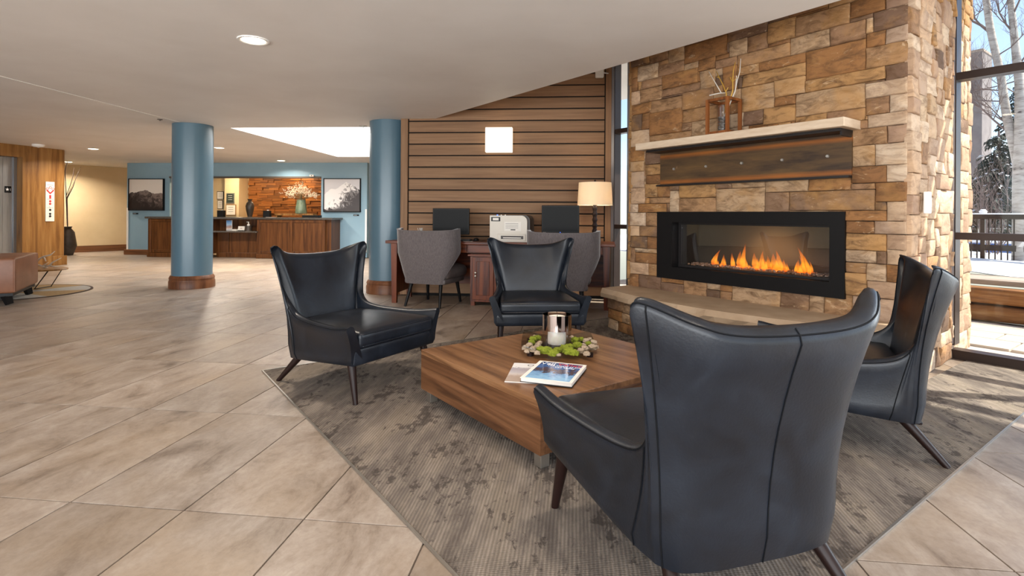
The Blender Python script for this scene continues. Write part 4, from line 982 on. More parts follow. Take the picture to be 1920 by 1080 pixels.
MB().lathe([(R_,0),(R_,HH*.5),(R_-.004,HH*.5),(R_-.004,0)],40,cap=False).build('clear_lower_glass','clearglass',hol,smooth=50)
MB().lathe([(R_,HH*.5),(R_,HH),(R_-.004,HH),(R_-.004,HH*.5)],40,cap=False).build('mirrored_band','mirror',hol,smooth=50)
MB().lathe([(R_,0),(R_,.006),(.001,.006)],40,cap=True).build('bottom','clearglass',hol)
ca=thing('pillar_candle','ivory pillar candle standing inside the hurricane glass','candle',(hc_.x,hc_.y,cz+.0065))
MB().lathe([(.053,0),(.055,.004),(.055,.16),(.05,.166),(.03,.160),(.004,.158)],32).build('wax_body','wax',ca,smooth=50); MB().tube([(0,0,.155),(.002,0,.172)],.0018,5).build('wick','ink',ca)
mr_=random.Random(21)
def moss(mat,s,seed):
    m=MB(); bm=bmesh.new(); bmesh.ops.create_icosphere(bm,subdivisions=4,radius=1)
    for v in bm.verts:
        k=1+.36*mnoise.noise(v.co*2.0+Vector((seed,0,0)))+.3*mnoise.noise(v.co*5+Vector((0,seed,0)))+.16*mnoise.noise(v.co*13+Vector((0,0,seed)))
        v.co*=k; v.co.z=max(v.co.z,-.45)*.8
    me=bpy.data.meshes.new('moss'); bm.to_mesh(me); bm.free(); me.polygons.foreach_set('use_smooth',[True]*len(me.polygons)); me.materials.append(MT[mat]); return me
mg=[moss('greenmoss',1,k*7.1) for k in range(4)]; mb_=[moss('beigemoss',1,50+k*5.3) for k in range(4)]
placed=[]
def moss_at(px,py,green,s):
    p=PZ(px,py,cz+.015); q=p-Vector((hc_.x,hc_.y,0)); d=math.hypot(q.x,q.y)
    if d<R_+s*1.02: p.x=hc_.x+q.x/d*(R_+s*1.02); p.y=hc_.y+q.y/d*(R_+s*1.02)
    o=ob('moss_clump',mr_.choice(mg if green else mb_),None,None,(p.x,p.y,cz+s*.36),mr_.uniform(0,6)); o.scale=(s,s,s*1.05)
    tag(o,'lime green preserved moss tuft around the candle on the glass tray' if green else 'beige dried moss tuft among the green on the glass tray','moss','green moss tufts on the tray' if green else 'beige moss tufts on the tray')
for px,py,s in ((1000,634,.022),(1008,632,.022),(997,640,.02),(1015,656,.028),(1025,657,.03),(1037,661,.026),(1045,655,.022),(1058,652,.026),(1066,658,.03),(1077,660,.024),(1068,649,.024),(1082,646,.026),(1078,636,.024),(1090,634,.018),(1103,642,.018)): moss_at(px,py,1,s)
for px,py,s in ((985,650,.02),(993,645,.019),(998,654,.021),(1006,650,.02),(1009,644,.017),(988,656,.015),(1007,659,.016),(1013,640,.015),(1047,662,.013),(1089,656,.02),(1096,652,.022),(1100,661,.019),(1110,650,.024),(1113,640,.02),(1099,637,.019),(1106,634,.016),(1094,645,.017),(1002,628,.012),(1072,629,.013),(1117,648,.016)): moss_at(px,py,0,s)
# magazines
def quad_thing(name,label,cat,c4,z0,z1,rim):
    P=[PZ(x,y,z1) for x,y in c4]; c=sum(P,Vector())/4; e=(P[1]-P[0]+P[2]-P[3]).normalized(); w=((P[1]-P[0]).length+(P[2]-P[3]).length)/2; h=((P[3]-P[0]).length+(P[2]-P[1]).length)/2
    return thing(name,label,cat,(c.x,c.y,z0),math.atan2(e.y,e.x)),w,h
# corners: front left, front right, back right, back left
b1,w1,h1=quad_thing('thin_magazine','thin magazine with a pale grey landscape cover lying under the book','magazine',[(952,715),(1047,720),(1047,684),(959,680)],TZ,TZ+.004,0)
MB().box((0,0,.0018),(w1,h1,.0036)).build('pages','paper',b1); MB().box((0,0,.0039),(w1-.002,h1-.002,.0006)).build('cover','cover2',b1)
text('OJ',.05,'ink',b1,(-w1*.5+.075,h1*.5-.055,.0043),(0,0,0),.0002)
b2,w2,h2=quad_thing('cover_book','glossy blue winter photo magazine with white and red lettering on the coffee table','magazine',[(971,707),(1067.5,718),(1104.5,685),(1016,676)],TZ+.0045,TZ+.026,0)
MB().box((0,0,.0015),(w2,h2,.003)).build('back_cover','ink',b2); MB().box((.001,0,.0105),(w2-.006,h2-.006,.0145)).build('page_block','paper',b2)
MB().box((0,0,.0195),(w2,h2,.0034)).build('front_cover','paper',b2); MB().box((.002,-.001,.0213),(w2-.036,h2-.03,.0004)).build('cover_photo','cover',b2)
text('Vail',.054,'inkwhite',b2,(-w2/2+.022,h2/2-.062,.0216),(0,0,0),.0003); text('Valley',.054,'inkred',b2,(-w2/2+.112,h2/2-.06,.0216),(0,0,0),.0003)
text('The Heart of the',.026,'inkwhite',b2,(-.065,h2/2-.08,.0216),(0,0,0),.0003); text('Vail Valley',.026,'inkwhite',b2,(-.02,h2/2-.104,.0216),(0,0,0),.0003)

# ---------------------------------------------------------------- business desk
dl=PZ(735,568); dr=PZ(1140,583); dd_=dr-dl; DA=math.atan2(dd_.y,dd_.x); DW=dd_.length; DZ=.79; DD=.60
DM=Matrix.Translation(dl)@Matrix.Rotation(DA,4,'Z'); DI=DM.inverted()
def DP(px,py,dy):   # pixel -> desk local point at depth dy behind the front
    n_=DM.to_3x3()@Vector((0,1,0)); o_=DM@Vector((0,dy,0)); t,s=ray(px,py); r_=Vector((t,1,-s)); k=(o_-Vector((0,0,H))).dot(n_)/r_.dot(n_); return DI@(Vector((0,0,H))+r_*k)
desk=thing('writing_desk','long dark cherry wood business desk with drawers against the plank wall','desk',dl,DA)
MB().rbox((DW/2,DD/2-.02,DZ-.0175),(DW+.16,DD+.04,.035),.006,1,seg=2).build('desk_top','deskwood',desk)
for x0 in (-.02,DW-.06):
    for y0 in (.0,DD-.09):
        m=MB(); a=.04; m._add([(x0+a-.03,y0+.015,0),(x0+a+.03,y0+.015,0),(x0+a+.03,y0+.06,0),(x0+a-.03,y0+.06,0),(x0+a-.04,y0,DZ-.036),(x0+a+.04,y0,DZ-.036),(x0+a+.04,y0+.08,DZ-.036),(x0+a-.04,y0+.08,DZ-.036)],[(0,3,2,1),(4,5,6,7),(0,1,5,4),(1,2,6,5),(2,3,7,6),(3,0,4,7)]); m.build('leg','deskwood_z',desk)
    MB().bb(x0+.025,x0+.055,.07,DD-.09,.12,DZ-.036).build('end_panel','deskwood_z',desk)
MB().bb(.06,DW-.06,DD-.04,DD-.02,.20,DZ-.036).build('modesty_panel','deskwood',desk)
ca0=DP(881,500,0).x; ca1=ca0+.62
MB().bb(.06,DW-.06,.03,.05,DZ-.14,DZ-.036).build('front_rail','deskwood',desk)
dx=[.06,ca0-.04,(ca0+ca1)/2-.02,ca1+.1,DW-.42,DW-.06]
for a,b in zip(dx[:-1],dx[1:]): MB().rbox(((a+b)/2,.018,DZ-.087),(b-a-.014,.022,.092),.004,0,seg=1).build('drawer_front','deskwood',desk)
cab=MB(); cab.bb(ca0,ca1,.02,DD-.05,.05,DZ-.15); cab.build('cabinet_body','deskwood_z',desk)
MB().rbox(((ca0+ca1)/2,.0,DZ-.165),(ca1-ca0+.05,.05,.025),.004,0,seg=1).build('cabinet_rail','deskwood',desk)
for k in range(2):
    a=ca0+.03+k*.285; dr_=MB().rbox((a+.135,.012,.34),(.262,.022,.52),.003,0,seg=1).build('cabinet_door','deskwood_z',desk)
    MB().rbox((a+.135,.004,.34),(.17,.012,.42),.006,0,seg=1).build('door_panel','deskwood_z',dr_)
    for zz in (.40,.44):
        o=MB().lathe([(.008,0),(.006,.012),(.014,.02),(.012,.028),(.004,.03)],12).build('knob','pewter',dr_,(a+(.045 if k==0 else .225),.0,zz-.03)); o.rotation_euler=(PI/2,0,0)
for x in (ca0+.03,ca1-.03): MB().box((x,.05,.025),(.05,.05,.05)).build('cabinet_foot','deskwood_z',desk)
def on_desk(px,py,dy): p=DP(px,py,dy); return DM@Vector((p.x,dy,DZ))
def monitor(label,x0,x1,y0,y1,dy,led):
    a=DP(x0,y0,dy); b=DP(x1,y1,dy); w=b.x-a.x; c=(a.x+b.x)/2; z1=a.z; z0=max(b.z,DZ+.03)
    t=thing('monitor',label,'monitor',DM@Vector((c,dy,DZ)),DA); 
    MB().rbox((0,0,(z0+z1)/2-DZ),(w,.035,z1-z0),.006,0,seg=2).build('housing','plastic',t); MB().box((0,-.0178,(z0+z1)/2-DZ+.004),(w-.03,.002,z1-z0-.045)).build('screen','screen',t)
    MB().bb(-.03,.03,.01,.04,.012,z0-DZ+.06).build('neck','plastic',t); MB().rbox((0,.03,.008),(.22,.17,.014),.005,0,seg=1).build('base','plastic',t)
    if led: MB().box((0,-.0185,z0-DZ+.012),(.008,.003,.005)).build('power_led','led',t)
    text('— —',.016,'paper',t,(-w/2+.02,-.0188,z0-DZ+.008),(PI/2,0,0)) if led else None
    return t
monitor('black monitor behind the left grey desk chair',812,880,390.5,440,.33,0)
monitor('black monitor with a lit blue power light beside the table lamp',1016,1086,385,438,.30,1)
# printer
pa=DP(918.5,404,.10); pb=DP(988,448,.10); pw_=pb.x-pa.x; ph_=pa.z-DZ
pt=thing('printer','white and charcoal office printer in the middle of the desk','printer',DM@Vector(((pa.x+pb.x)/2,.10,DZ)),DA)
m=MB(); r_=.07; arc=[(pw_/2-r_+r_*math.sin(a),ph_-r_+r_*math.cos(a)) for a in [PI/2*k/6 for k in range(7)]]
pol=[(-pw_/2,0),(pw_/2,0)]+arc[::-1]+[(-pw_/2,ph_)]
m.prism([(x,z) for x,z in pol],-.04,0); m.v=[(x,-zz,y) for x,y,zz in m.v]; m.build('front_shell','printer',pt)
m=MB(); m.prism([(x*1.0+.03,z*1.01+.004) for x,z in pol],-.40,-.04); m.v=[(x,-zz,y) for x,y,zz in m.v]; m.build('body','printerdark',pt)
MB().rbox((-.0+.04,-.004,.055),(pw_*.76,.014,.085),.006,0,seg=1).build('tray_bezel','printer',pt); MB().box((.05,-.0115,.055),(pw_*.6,.004,.04)).build('paper_slot','printerdark',pt); MB().box((.05,-.014,.05),(pw_*.48,.006,.012)).build('paper_sheet','paper',pt)
MB().box((.055,-.0015,.19),(pw_*.45,.003,.115)).build('notice_sheet','paper',pt)
for k in range(4): MB().box((.045,-.0032,.225-k*.018),(pw_*.34,.001,.003)).build('notice_line','ink',pt)
MB().box((.06,-.0032,.150),(.06,.001,.012)).build('notice_mark','ink',pt)
MB().box((-pw_/2+.075,-.0015,ph_-.045),(.115,.003,.052)).build('sticker','ink',pt); MB().box((-pw_/2+.075,-.0034,ph_-.045),(.075,.001,.03)).build('sticker_centre','paper',pt)
text('PRINT',.02,'inkred',pt,(-pw_/2+.045,-.0044,ph_-.052),(PI/2,0,0)) if False else None
for k in range(3): MB().box((-pw_/2+.09+k*.05,.03,ph_+.006),(.014,.014,.01)).build('control_button','led' if k==0 else 'paper',pt)
# lamp
lb=on_desk(1115,448,.36); la=thing('table_lamp','table lamp with faceted dark turned base and cream drum shade, switched on','lamp',lb,DA)
zs0=DP(1115,385,.36).z-DZ; zs1=DP(1115,342.5,.36).z-DZ; rs_=(DP(1148,380,.36).x-DP(1082,380,.36).x)/2
MB().rbox((0,0,.014),(.15,.15,.028),.004,0,seg=1).build('base','leg',la)
prof=[]; n=6
for k in range(n):
    z=.028+(zs0-.03)*k/n; z2=.028+(zs0-.03)*(k+.5)/n; prof+=[(.022,z),(.036-.001*k,z2)]
prof.append((.02,zs0+.03)); MB().lathe(prof,6).build('turned_stem','leg',la)
MB().lathe([(rs_,zs0),(rs_*.93,zs1),(rs_*.93-.003,zs1),(rs_-.003,zs0)],48,cap=False).build('lamp_shade','shade',la,smooth=50)
MB().tube([(0,0,zs0),(0,0,zs1+.03)],.004,6).build('harp_rod','brass',la); MB().lathe([(.012,zs1+.008),(.014,zs1+.02),(.01,zs1+.035)],10).build('finial','leg',la)
MB().lathe([(.012,zs0+.05),(.032,zs0+.1),(.032,zs0+.13),(.01,zs0+.16)],16).build('bulb','bulb',la,smooth=60)
lamp_light('lamp_bulb_light','POINT',la,(0,0,zs0+.12),7,(1,.88,.70),.05)
# small things on the desk
def pencup():
    p=on_desk(789,440,.30); t=thing('pen_cup','dark pen cup filled with white pens at the left of the desk','cup',p,DA)
    MB().rbox((0,0,.06),(.075,.075,.12),.006,0,seg=1).build('cup','printerdark',t)
    r_=random.Random(1)
    for k in range(7): x,y=r_.uniform(-.025,.025),r_.uniform(-.025,.025); MB().tube([(x,y,.1),(x*1.5,y*1.5,.155)],.004,6).build('pen','paper',t)
pencup()
t=thing('computer_mouse','black computer mouse beside its pad on the desk','mouse',on_desk(893,447,.22),DA); m=MB(); m.lathe([(.9,0),(1,.25),(.85,.7),(.4,.95),(.02,1)],16); m.v=[(x*.034,y*.055,z*.036) for x,y,z in m.v]; m.build('shell','plastic',t,(0,0,.003),0,'all'); MB().tube([(0,.02,.033),(0,.035,.03)],.004,6).build('scroll_wheel','printerdark',t)
tag(MB().box((0,0,.0015),(.2,.2,.003)).build('mouse_pad','plastic',None,on_desk(893,447,.22)+Vector((0,0,0)),DA),'thin black mouse pad under the mouse on the desk','mouse pad')
t=thing('keyboard','dark computer keyboard in front of the left monitor','keyboard',on_desk(862,447,.14),DA); MB().rbox((0,0,.011),(.30,.13,.02),.004,0,seg=1).build('case','plastic',t)
for k in range(4): MB().box((0,-.045+k*.03,.0225),(.28,.022,.004)).build('key_row','printerdark',t)
tag(MB().box((0,0,.001),(.12,.09,.002)).build('note_paper','paper',None,on_desk(879,449,.12),DA),'small white note sheet beside the keyboard','paper')
t=thing('desk_phone','silver and black desk telephone at the foot of the table lamp','telephone',on_desk(1113,452,.14),DA); MB().rbox((0,.0,.025),(.17,.14,.045),.01,0,seg=2).build('body','plastic',t); MB().rbox((-.02,-.02,.06),(.05,.16,.03),.012,0,seg=2).build('handset','trimmetal',t)

# ---------------------------------------------------------------- grey desk chairs
def deskchair(label,loc,f):
    t=thing('desk_chair',label,'chair',loc,math.atan2(-f[0],f[1]),'grey desk chairs')
    topc=[(0,-.315),(.17,-.305),(.31,-.27),(.395,-.18),(.415,-.07)]; botc=[(0,-.25),(.12,-.248),(.22,-.235),(.265,-.19),(.275,-.12)]
    NS,NZ=22,16; zb0,zt0=.28,.925
    tops=spline([(x,y,0) for x,y in topc],12); bots=spline([(x,y,0) for x,y in botc],12)
    def pt(s,f): # s -1..1, f 0..1
        a=abs(s)*(len(tops)-1); i=min(int(a),len(tops)-2); q=a-i
        T_=tops[i].lerp(tops[i+1],q); B_=bots[i].lerp(bots[i+1],q); g=min(1,f/.55); p=B_.lerp(T_,g); p=Vector((p.x,p.y-.05*max(0,f-.5),0))
        return Vector(((1 if s>=0 else -1)*p.x,p.y,0))
    def smax(f): return .62+.38*min(1,max(0,(f-.12)/.5))
    m=MB(); th=.055
    def row(off):
        for k in range(NZ+1):
            f=k/NZ
            for i in range(2*NS+1):
                s=(i-NS)/NS*smax(f); p=pt(s,f); e=.01; d=pt(min(1,s+e),f)-pt(max(-1,s-e),f); nn=Vector((-d.y,d.x,0)).normalized()
                z=zb0+(zt0+.028*abs((i-NS)/NS)**2-zb0)*f; q=p+nn*(off*(1-.25*f)); m.v.append((q.x,q.y,z))
    row(0);row(th); W=2*NS+1; Q=W*(NZ+1)
    for k in range(NZ):
        for i in range(W-1): a=k*W+i; m.f.append((a,a+1,a+W+1,a+W)); m.f.append((Q+a,Q+a+W,Q+a+W+1,Q+a+1))
    b=[i for i in range(W-1)]+[k*W+W-1 for k in range(NZ)]+[NZ*W+W-1-i for i in range(W-1)]+[(NZ-k)*W for k in range(NZ)]
    for k in range(len(b)): q=(k+1)%len(b); m.f.append((b[q],b[k],Q+b[k],Q+b[q]))
    m.build('backrest','chenille',t,smooth=60)
    edge=[Vector(m.v[k*W]) for k in range(NZ+1)]+[Vector(m.v[NZ*W+i]) for i in range(1,W)]+[Vector(m.v[k*W+W-1]) for k in range(NZ-1,-1,-1)]
    MB().tube(edge,.004,6).build('piping','chenille',t)
    MB().rbox((0,.08,.405),(.63,.62,.16),.078,3,.05,seg=3).build('seat_cushion','greyleather',t,smooth='all')
    MB().rbox((0,.06,.31),(.56,.56,.07),.025,2,seg=2).build('seat_rail','greyleather',t,smooth=60)
    for sx in (-1,1):
        MB().tube([(sx*.2,-.17,.29),(sx*.235,-.27,0)],[.024,.015],12).build('leg','blackleg',t,smooth=40)
        MB().tube([(sx*.21,.25,.29),(sx*.235,.31,0)],[.024,.015],12).build('leg','blackleg',t,smooth=40)
    return t
k1=deskchair('grey chenille desk chair at the left computer, swivelled toward the cabinet',(-.985,6.79,0),(.34,.94))
dup(k1,(.60,6.28,0),math.atan2(-.12,.99),'grey chenille desk chair at the right computer, half hidden by a leather armchair')

# ---------------------------------------------------------------- wall sconce, sensor
sa=PB(911,240,B_WOOD-.06); sb=PB(961,286,B_WOOD-.06)
t=thing('wall_sconce','square glowing frosted glass sconce on the plank wall','wall lamp',ABW((sa.x+sb.x)/2,B_WOOD-.012,(sa.z+sb.z)/2),ROT_AB)
w_=sb.x-sa.x; h_=sa.z-sb.z
MB().box((0,-.012,0),(w_*.9,.024,h_*.9)).build('back_plate','trimmetal',t); MB().rbox((0,-.07,0),(w_,.09,h_),.008,0,seg=2).build('glass_shade','sconce',t)
lamp_light('sconce_light','AREA',t,(0,-.13,0),9,(1,.82,.58),.3,(PI/2,0,0))
sp3=PB(1124,137,B_WOOD-.05); t=thing('ceiling_sensor','small white motion sensor high on the plank wall by the window','sensor',ABW(sp3.x,B_WOOD-.012,sp3.z),ROT_AB)
MB().rbox((0,-.05,0),(.11,.08,.13),.015,0,seg=2).build('body','white',t); MB().tube([(.05,-.05,0),(.12,-.01,.0)],.008,6).build('arm','white',t)

# ---------------------------------------------------------------- ceiling fittings
def downlight(label,p,power,col=(1,.88,.74)):
    t=thing('downlight',label,'ceiling light',(p.x,p.y,CEIL))
    MB().lathe([(.115,0),(.113,-.008),(.10,-.010),(.085,-.004),(.083,0)],40,cap=False).build('trim_ring','white',t,smooth=60); MB().lathe([(.084,-.0015),(.084,-.004)],32).build('lens','lens',t)
    lamp_light('downlight_beam','AREA',t,(0,0,-.015),power,col,.15,(0,0,0),rad(150)); return t
DLP=11
downlight('large glowing recessed downlight in the foreground ceiling',PZ(475,75,CEIL),DLP)
downlight('recessed downlight near the oak elevator wall',PZ(175,279,CEIL),DLP*1.6)
downlight('small recessed downlight at the end of the passage beyond the elevators',PZ(128,303.5,CEIL),DLP*2.6)
downlight('recessed downlight to the right of the near blue column',PZ(411,277,CEIL),DLP*4)
downlight('recessed downlight just above the reception header',PZ(527,301,CEIL),DLP*1.1)
for x,y,nm in ((-5.6,1.2,'left of the viewer'),(-2.2,.2,'behind the viewer on the left'),(1.2,.3,'behind the viewer on the right'),(.3,2.5,'over the coffee table')):
    downlight('added unseen fill light in the ceiling '+nm,Vector((x,y,CEIL)),DLP*.5)  # out of view, added to raise the ambient light
t=thing('smoke_detector','white round smoke detector on the ceiling by the elevator wall','smoke detector',(PZ(72,271,CEIL).x,PZ(72,271,CEIL).y,CEIL)); MB().lathe([(.10,0),(.10,-.025),(.075,-.05),(.02,-.055)],28).build('housing','white',t,smooth=50); MB().lathe([(.02,-.055),(.015,-.062)],12).build('sensor_cap','paper',t)
p=PZ(681,236,CEIL); t=thing('sprinkler_plate','small flush sprinkler plate in the ceiling near the far column','sprinkler',(p.x,p.y,CEIL)); MB().lathe([(.06,0),(.06,-.006),(.05,-.01)],20).build('cover_plate','trimmetal',t); MB().lathe([(.012,-.01),(.012,-.025)],10).build('head','trimmetal',t)
p=PZ(300,223.5,CEIL); t=thing('ceiling_sprinkler','tiny dark sprinkler in the ceiling beside the near column','sprinkler',(p.x,p.y,CEIL)); MB().lathe([(.035,0),(.035,-.006),(.03,-.008)],16).build('cover_plate','rubber',t); MB().lathe([(.012,-.008),(.012,-.02)],10).build('head','rubber',t)
# ---------------------------------------------------------------- reception desk
BC=B_REC-.62
def RA(px,py=450,b=BC): return PB(px,py,b).x
zc=PB(560,408,BC).z; x0,x1,x2,x3=RA(279),RA(398),RA(483),RA(619)
rd=thing('reception_desk','panelled oak reception counter with dark speckled granite top','reception desk',(0,0,0),ROT_AB)
TH=.05; B_BK=B_REC+.25
MB().rbox(((RA(274)+RA(624))/2,(BC-.06+B_BK)/2,zc-TH/2),(RA(624)-RA(274),B_BK-BC+.06,TH),.006,1,seg=1).build('counter_top','granite',rd)
def bay_(a0,a1,b0,top,npan,nm='bay'):
    body=MB().bb(a0,a1,b0,B_BK,.1,top).build(nm+'_body','recwood',rd)
    MB().rbox(((a0+a1)/2,b0-.01,.055),(a1-a0+.05,.06,.11),.01,0,seg=1).build('plinth','recwood',rd)
    MB().rbox(((a0+a1)/2,b0-.012,top-.04),(a1-a0,.03,.07),.006,0,seg=1).build('top_rail','recwood',rd)
    MB().rbox(((a0+a1)/2,b0-.012,.15),(a1-a0,.03,.07),.006,0,seg=1).build('bottom_rail','recwood',rd)
    for k in range(npan+1):
        a=a0+(a1-a0)*k/npan; MB().rbox((min(max(a,a0+.04),a1-.04),b0-.016,(top+.1)/2),(.08,.034,top-.12),.006,0,seg=1).build('stile','recwood',rd)
    for k in range(npan):
        a=a0+(a1-a0)*(k+.5)/npan; MB().rbox((a,b0-.004,(top+.1)/2),((a1-a0)/npan-.09,.012,top-.26),.004,0,seg=1).build('panel','recwood',rd)
bay_(x0,x1,BC,zc-TH,1,'left_bay'); bay_(x2,RA(610),BC,zc-TH,2,'right_bay')
MB().bb(RA(610),x3,BC+.06,B_BK,.0,zc-TH).build('end_panel','recwood',rd)
MB().bb(x1,x2,BC+.30,B_BK,.1,zc-TH).build('recess_back','recwood',rd)
zl=PB(450,433,BC).z; xm=RA(421)
MB().rbox(((x1+x2)/2,BC+.10,zl-.02),(x2-x1+.06,.44,.04),.006,0,seg=1).build('lower_shelf','granite',rd)
for a0,a1 in ((x1,xm),(xm,x2)):
    MB().rbox(((a0+a1)/2,BC+.24,(zl-.04)/2+.03),(a1-a0-.02,.1,zl-.1),.006,0,seg=1).build('recess_panel','recwood',rd)
MB().rbox(((x1+x2)/2,BC+.19,.06),(x2-x1,.06,.12),.008,0,seg=1).build('recess_plinth','recwood',rd)
def OC(px,py,b,z): p=PB(px,py,b); return ABW(p.x,b,z)
# things on the counter
def blackbox(label,px):
    p=OC(px,400,BC+.3,zc); t=thing('card_holder',label,'card holder',p,ROT_AB); MB().rbox((0,0,.085),(.16,.12,.17),.006,0,seg=1).build('box','plastic',t); MB().box((.02,0,.175),(.05,.004,.03)).build('card','paper',t)
blackbox('black card holder box at the left of the reception counter',415); blackbox('black card holder box in the middle of the reception counter',501)
tag(MB().box((0,0,.003),(.17,.2,.006)).build('paper_stack','paper',None,OC(508,403,BC+.1,zc),ROT_AB),'flat white paper lying on the reception counter','paper')
t=thing('desk_riser','tan wooden riser shelf under the flower vase on the reception counter','riser',OC(555,400,B_REC+.12,zc),ROT_AB); ra=RA(604,400,B_REC+.1)-RA(522,400,B_REC+.1)
MB().rbox((0,0,.075),(ra*.88,.24,.05),.004,0,seg=1).build('shelf','oak',t); MB().box((-ra*.40,0,.025),(.04,.22,.05)).build('leg','oak',t); MB().box((ra*.40,0,.025),(.04,.22,.05)).build('leg','oak',t)
tag(MB().rbox((0,0,.03),(.42,.24,.06),.008,0,seg=1).build('cash_tray','plastic',None,OC(585,403,B_REC-.2,zc),ROT_AB),'flat black tray at the right end of the reception counter','tray')
fv=OC(564.5,398,B_REC+.12,zc+.10); t=thing('flower_vase','green glazed ribbed ceramic vase on the reception counter','vase',fv)
hv_=PB(564,375,B_REC+.12).z-fv.z; m=MB(); m.lathe([(.135,0),(.145,.02),(.13,hv_*.5),(.105,hv_*.9),(.11,hv_),(.095,hv_),(.09,hv_*.6)],36,cap=True); m.v=[(x*(1+.03*math.cos(18*math.atan2(y,x))),y*(1+.03*math.cos(18*math.atan2(y,x))),z) for x,y,z in m.v]; m.build('body','vase',t,smooth=50); MB().lathe([(.112,hv_-.012),(.115,hv_),(.10,hv_+.004)],36,cap=False).build('rim','vase',t,smooth=50)
fs=thing('flower_spray','airy spray of tiny cream dried flowers in the green vase','flowers',fv+Vector((0,0,hv_*.7)))
r_=random.Random(8); st_=MB(); bl=MB()
for k in range(60):
    a=r_.uniform(0,2*PI); R=r_.uniform(.05,.46)*(1 if abs(math.cos(a))>.3 else .6); hz=.16+.34*(1-(R/.5)**1.5)*r_.uniform(.5,1)+(.12 if r_.random()<.15 else 0)
    e=Vector((R*math.cos(a),R*.5*math.sin(a),hz)); st_.tube([(0,0,0),(e.x*.35,e.y*.35,e.z*.7),tuple(e)],.002,4)
    for q in range(11): c=e+Vector((r_.gauss(0,.04),r_.gauss(0,.03),r_.gauss(0,.035))); s=r_.uniform(.008,.014); bl.lathe([(s*.2,-s),(s,0),(s*.2,s)],5,tuple(c))
o=st_.build('stems','stem',fs); o['kind']='stuff'; o=bl.build('blossoms','blossom',fs); o['kind']='stuff'
dvp=OC(468.5,398,B_REC+.35,zc-.02); t=thing('dark_urn','tall dark bronze urn at the edge of the block wall','vase',dvp)
k_=(PB(468,373,B_REC+.35).z-dvp.z)/.55
MB().lathe([(.05*1,0),(.055,.02),(.06,.05),(.095,.22),(.11,.34),(.085,.43),(.045,.48)],28).build('body','vasedark',t,smooth=50).scale=(1,1,k_); MB().lathe([(.045,.48*k_),(.05,.52*k_),(.07,.55*k_),(.055,.55*k_)],28,cap=False).build('neck','vasedark',t,smooth=50)
# on the lower shelf
zs=zl+.0005; bs=BC+.06
t=thing('brochure_stand','upright blue and white brochure on the lower reception shelf','brochure',OC(430,425,bs,zs),ROT_AB); bh=PB(430,413,bs).z-zs
MB().rbox((0,0,bh/2),(.15,.02,bh),.003,0,seg=1).build('backing','paper',t); MB().box((0,-.011,bh/2),(.14,.002,bh-.01)).build('print','brochure',t)
t=thing('card_stand','small tilted white card on a stand on the lower reception shelf','card',OC(452,428,bs,zs),ROT_AB); o=MB().box((0,0,.06),(.17,.012,.115)).build('card','paper',t); o.rotation_euler=(-.25,0,0); MB().box((0,.03,.008),(.16,.08,.015)).build('foot','plastic',t); o=MB().box((.0,-.0075,.06),(.05,.002,.03)).build('printed_mark','brochure',t); o.rotation_euler=(-.25,0,0)
tag(MB().rbox((0,0,.02),(.12,.1,.04),.003,0,seg=1).build('card_stack','paper',None,OC(441,430,bs,zs),ROT_AB),'low stack of white cards on the lower reception shelf','cards')
t=thing('sanitizer_cup','dark cup holding a white pump bottle on the lower reception shelf','cup',OC(466,428,bs,zs),ROT_AB); MB().lathe([(.075,0),(.08,.13),(.07,.13),(.07,.02)],24,cap=False).build('cup','vasedark',t,smooth=40); MB().lathe([(.035,.02),(.035,.16),(.012,.18),(.012,.22)],16).build('bottle','paper',t,smooth=40); MB().box((-.02,0,.225),(.06,.015,.014)).build('pump','paper',t)
# notices in the office
def notice(label,px0,px1,py0,py1,b,dark):
    a=PB(px0,py0,b); c=PB(px1,py1,b); t=thing('framed_notice',label,'notice',ABW((a.x+c.x)/2,b,(a.z+c.z)/2),ROT_AB); w_=c.x-a.x; h_=a.z-c.z
    MB().rbox((0,-.012,0),(w_,.02,h_),.003,0,seg=1).build('frame','black' if dark==1 else ('trimmetal' if dark==2 else 'oak'),t); MB().box((0,-.0235,0),(w_*.86,.003,h_*.88)).build('sheet','paper' if dark!=2 else 'needle',t)
    for k in range(3): MB().box((0,-.0255,h_*(.25-.2*k)),(w_*.5,.001,h_*.03)).build('text_line','ink' if dark!=2 else 'paper',t)
notice('small framed white notice, upper of the pair on the office wall',407.5,420,359,374,B_OFF-.005,1)
notice('small framed white notice, lower of the pair on the office wall',408.5,418.5,375.5,392,B_OFF-.005,1)
notice('green and silver framed sign on the office pier',425,440,362,381,B_REC+1.695,2)
notice('white notice sheet in a tan frame on the office pier',424,443,383.5,404,B_REC+1.695,3)
# warm lamp in the office ceiling washing the block wall
t=thing('office_downlight','recessed downlight in the office washing the block wall','ceiling light',ABW(PB(548,350,B_REC+1.6).x,B_REC+1.6,CEIL)); MB().lathe([(.09,0),(.09,-.008),(.07,-.008),(.07,0)],24,cap=False).build('trim_ring','white',t); MB().lathe([(.069,-.001),(.069,-.003)],24).build('lens','lens',t); lamp_light('office_beam','AREA',t,(0,0,-.015),13,(1,.76,.48),.12)
t=thing('office_lamp','recessed downlight in the office in front of the notices','ceiling light',ABW(PB(430,350,B_REC+1.0).x,B_REC+1.0,CEIL)); MB().lathe([(.09,0),(.09,-.008),(.07,-.008),(.07,0)],24,cap=False).build('trim_ring','white',t); MB().lathe([(.069,-.001),(.069,-.003)],24).build('lens','lens',t); lamp_light('office_beam','AREA',t,(0,0,-.015),20,(1,.78,.5),.12)
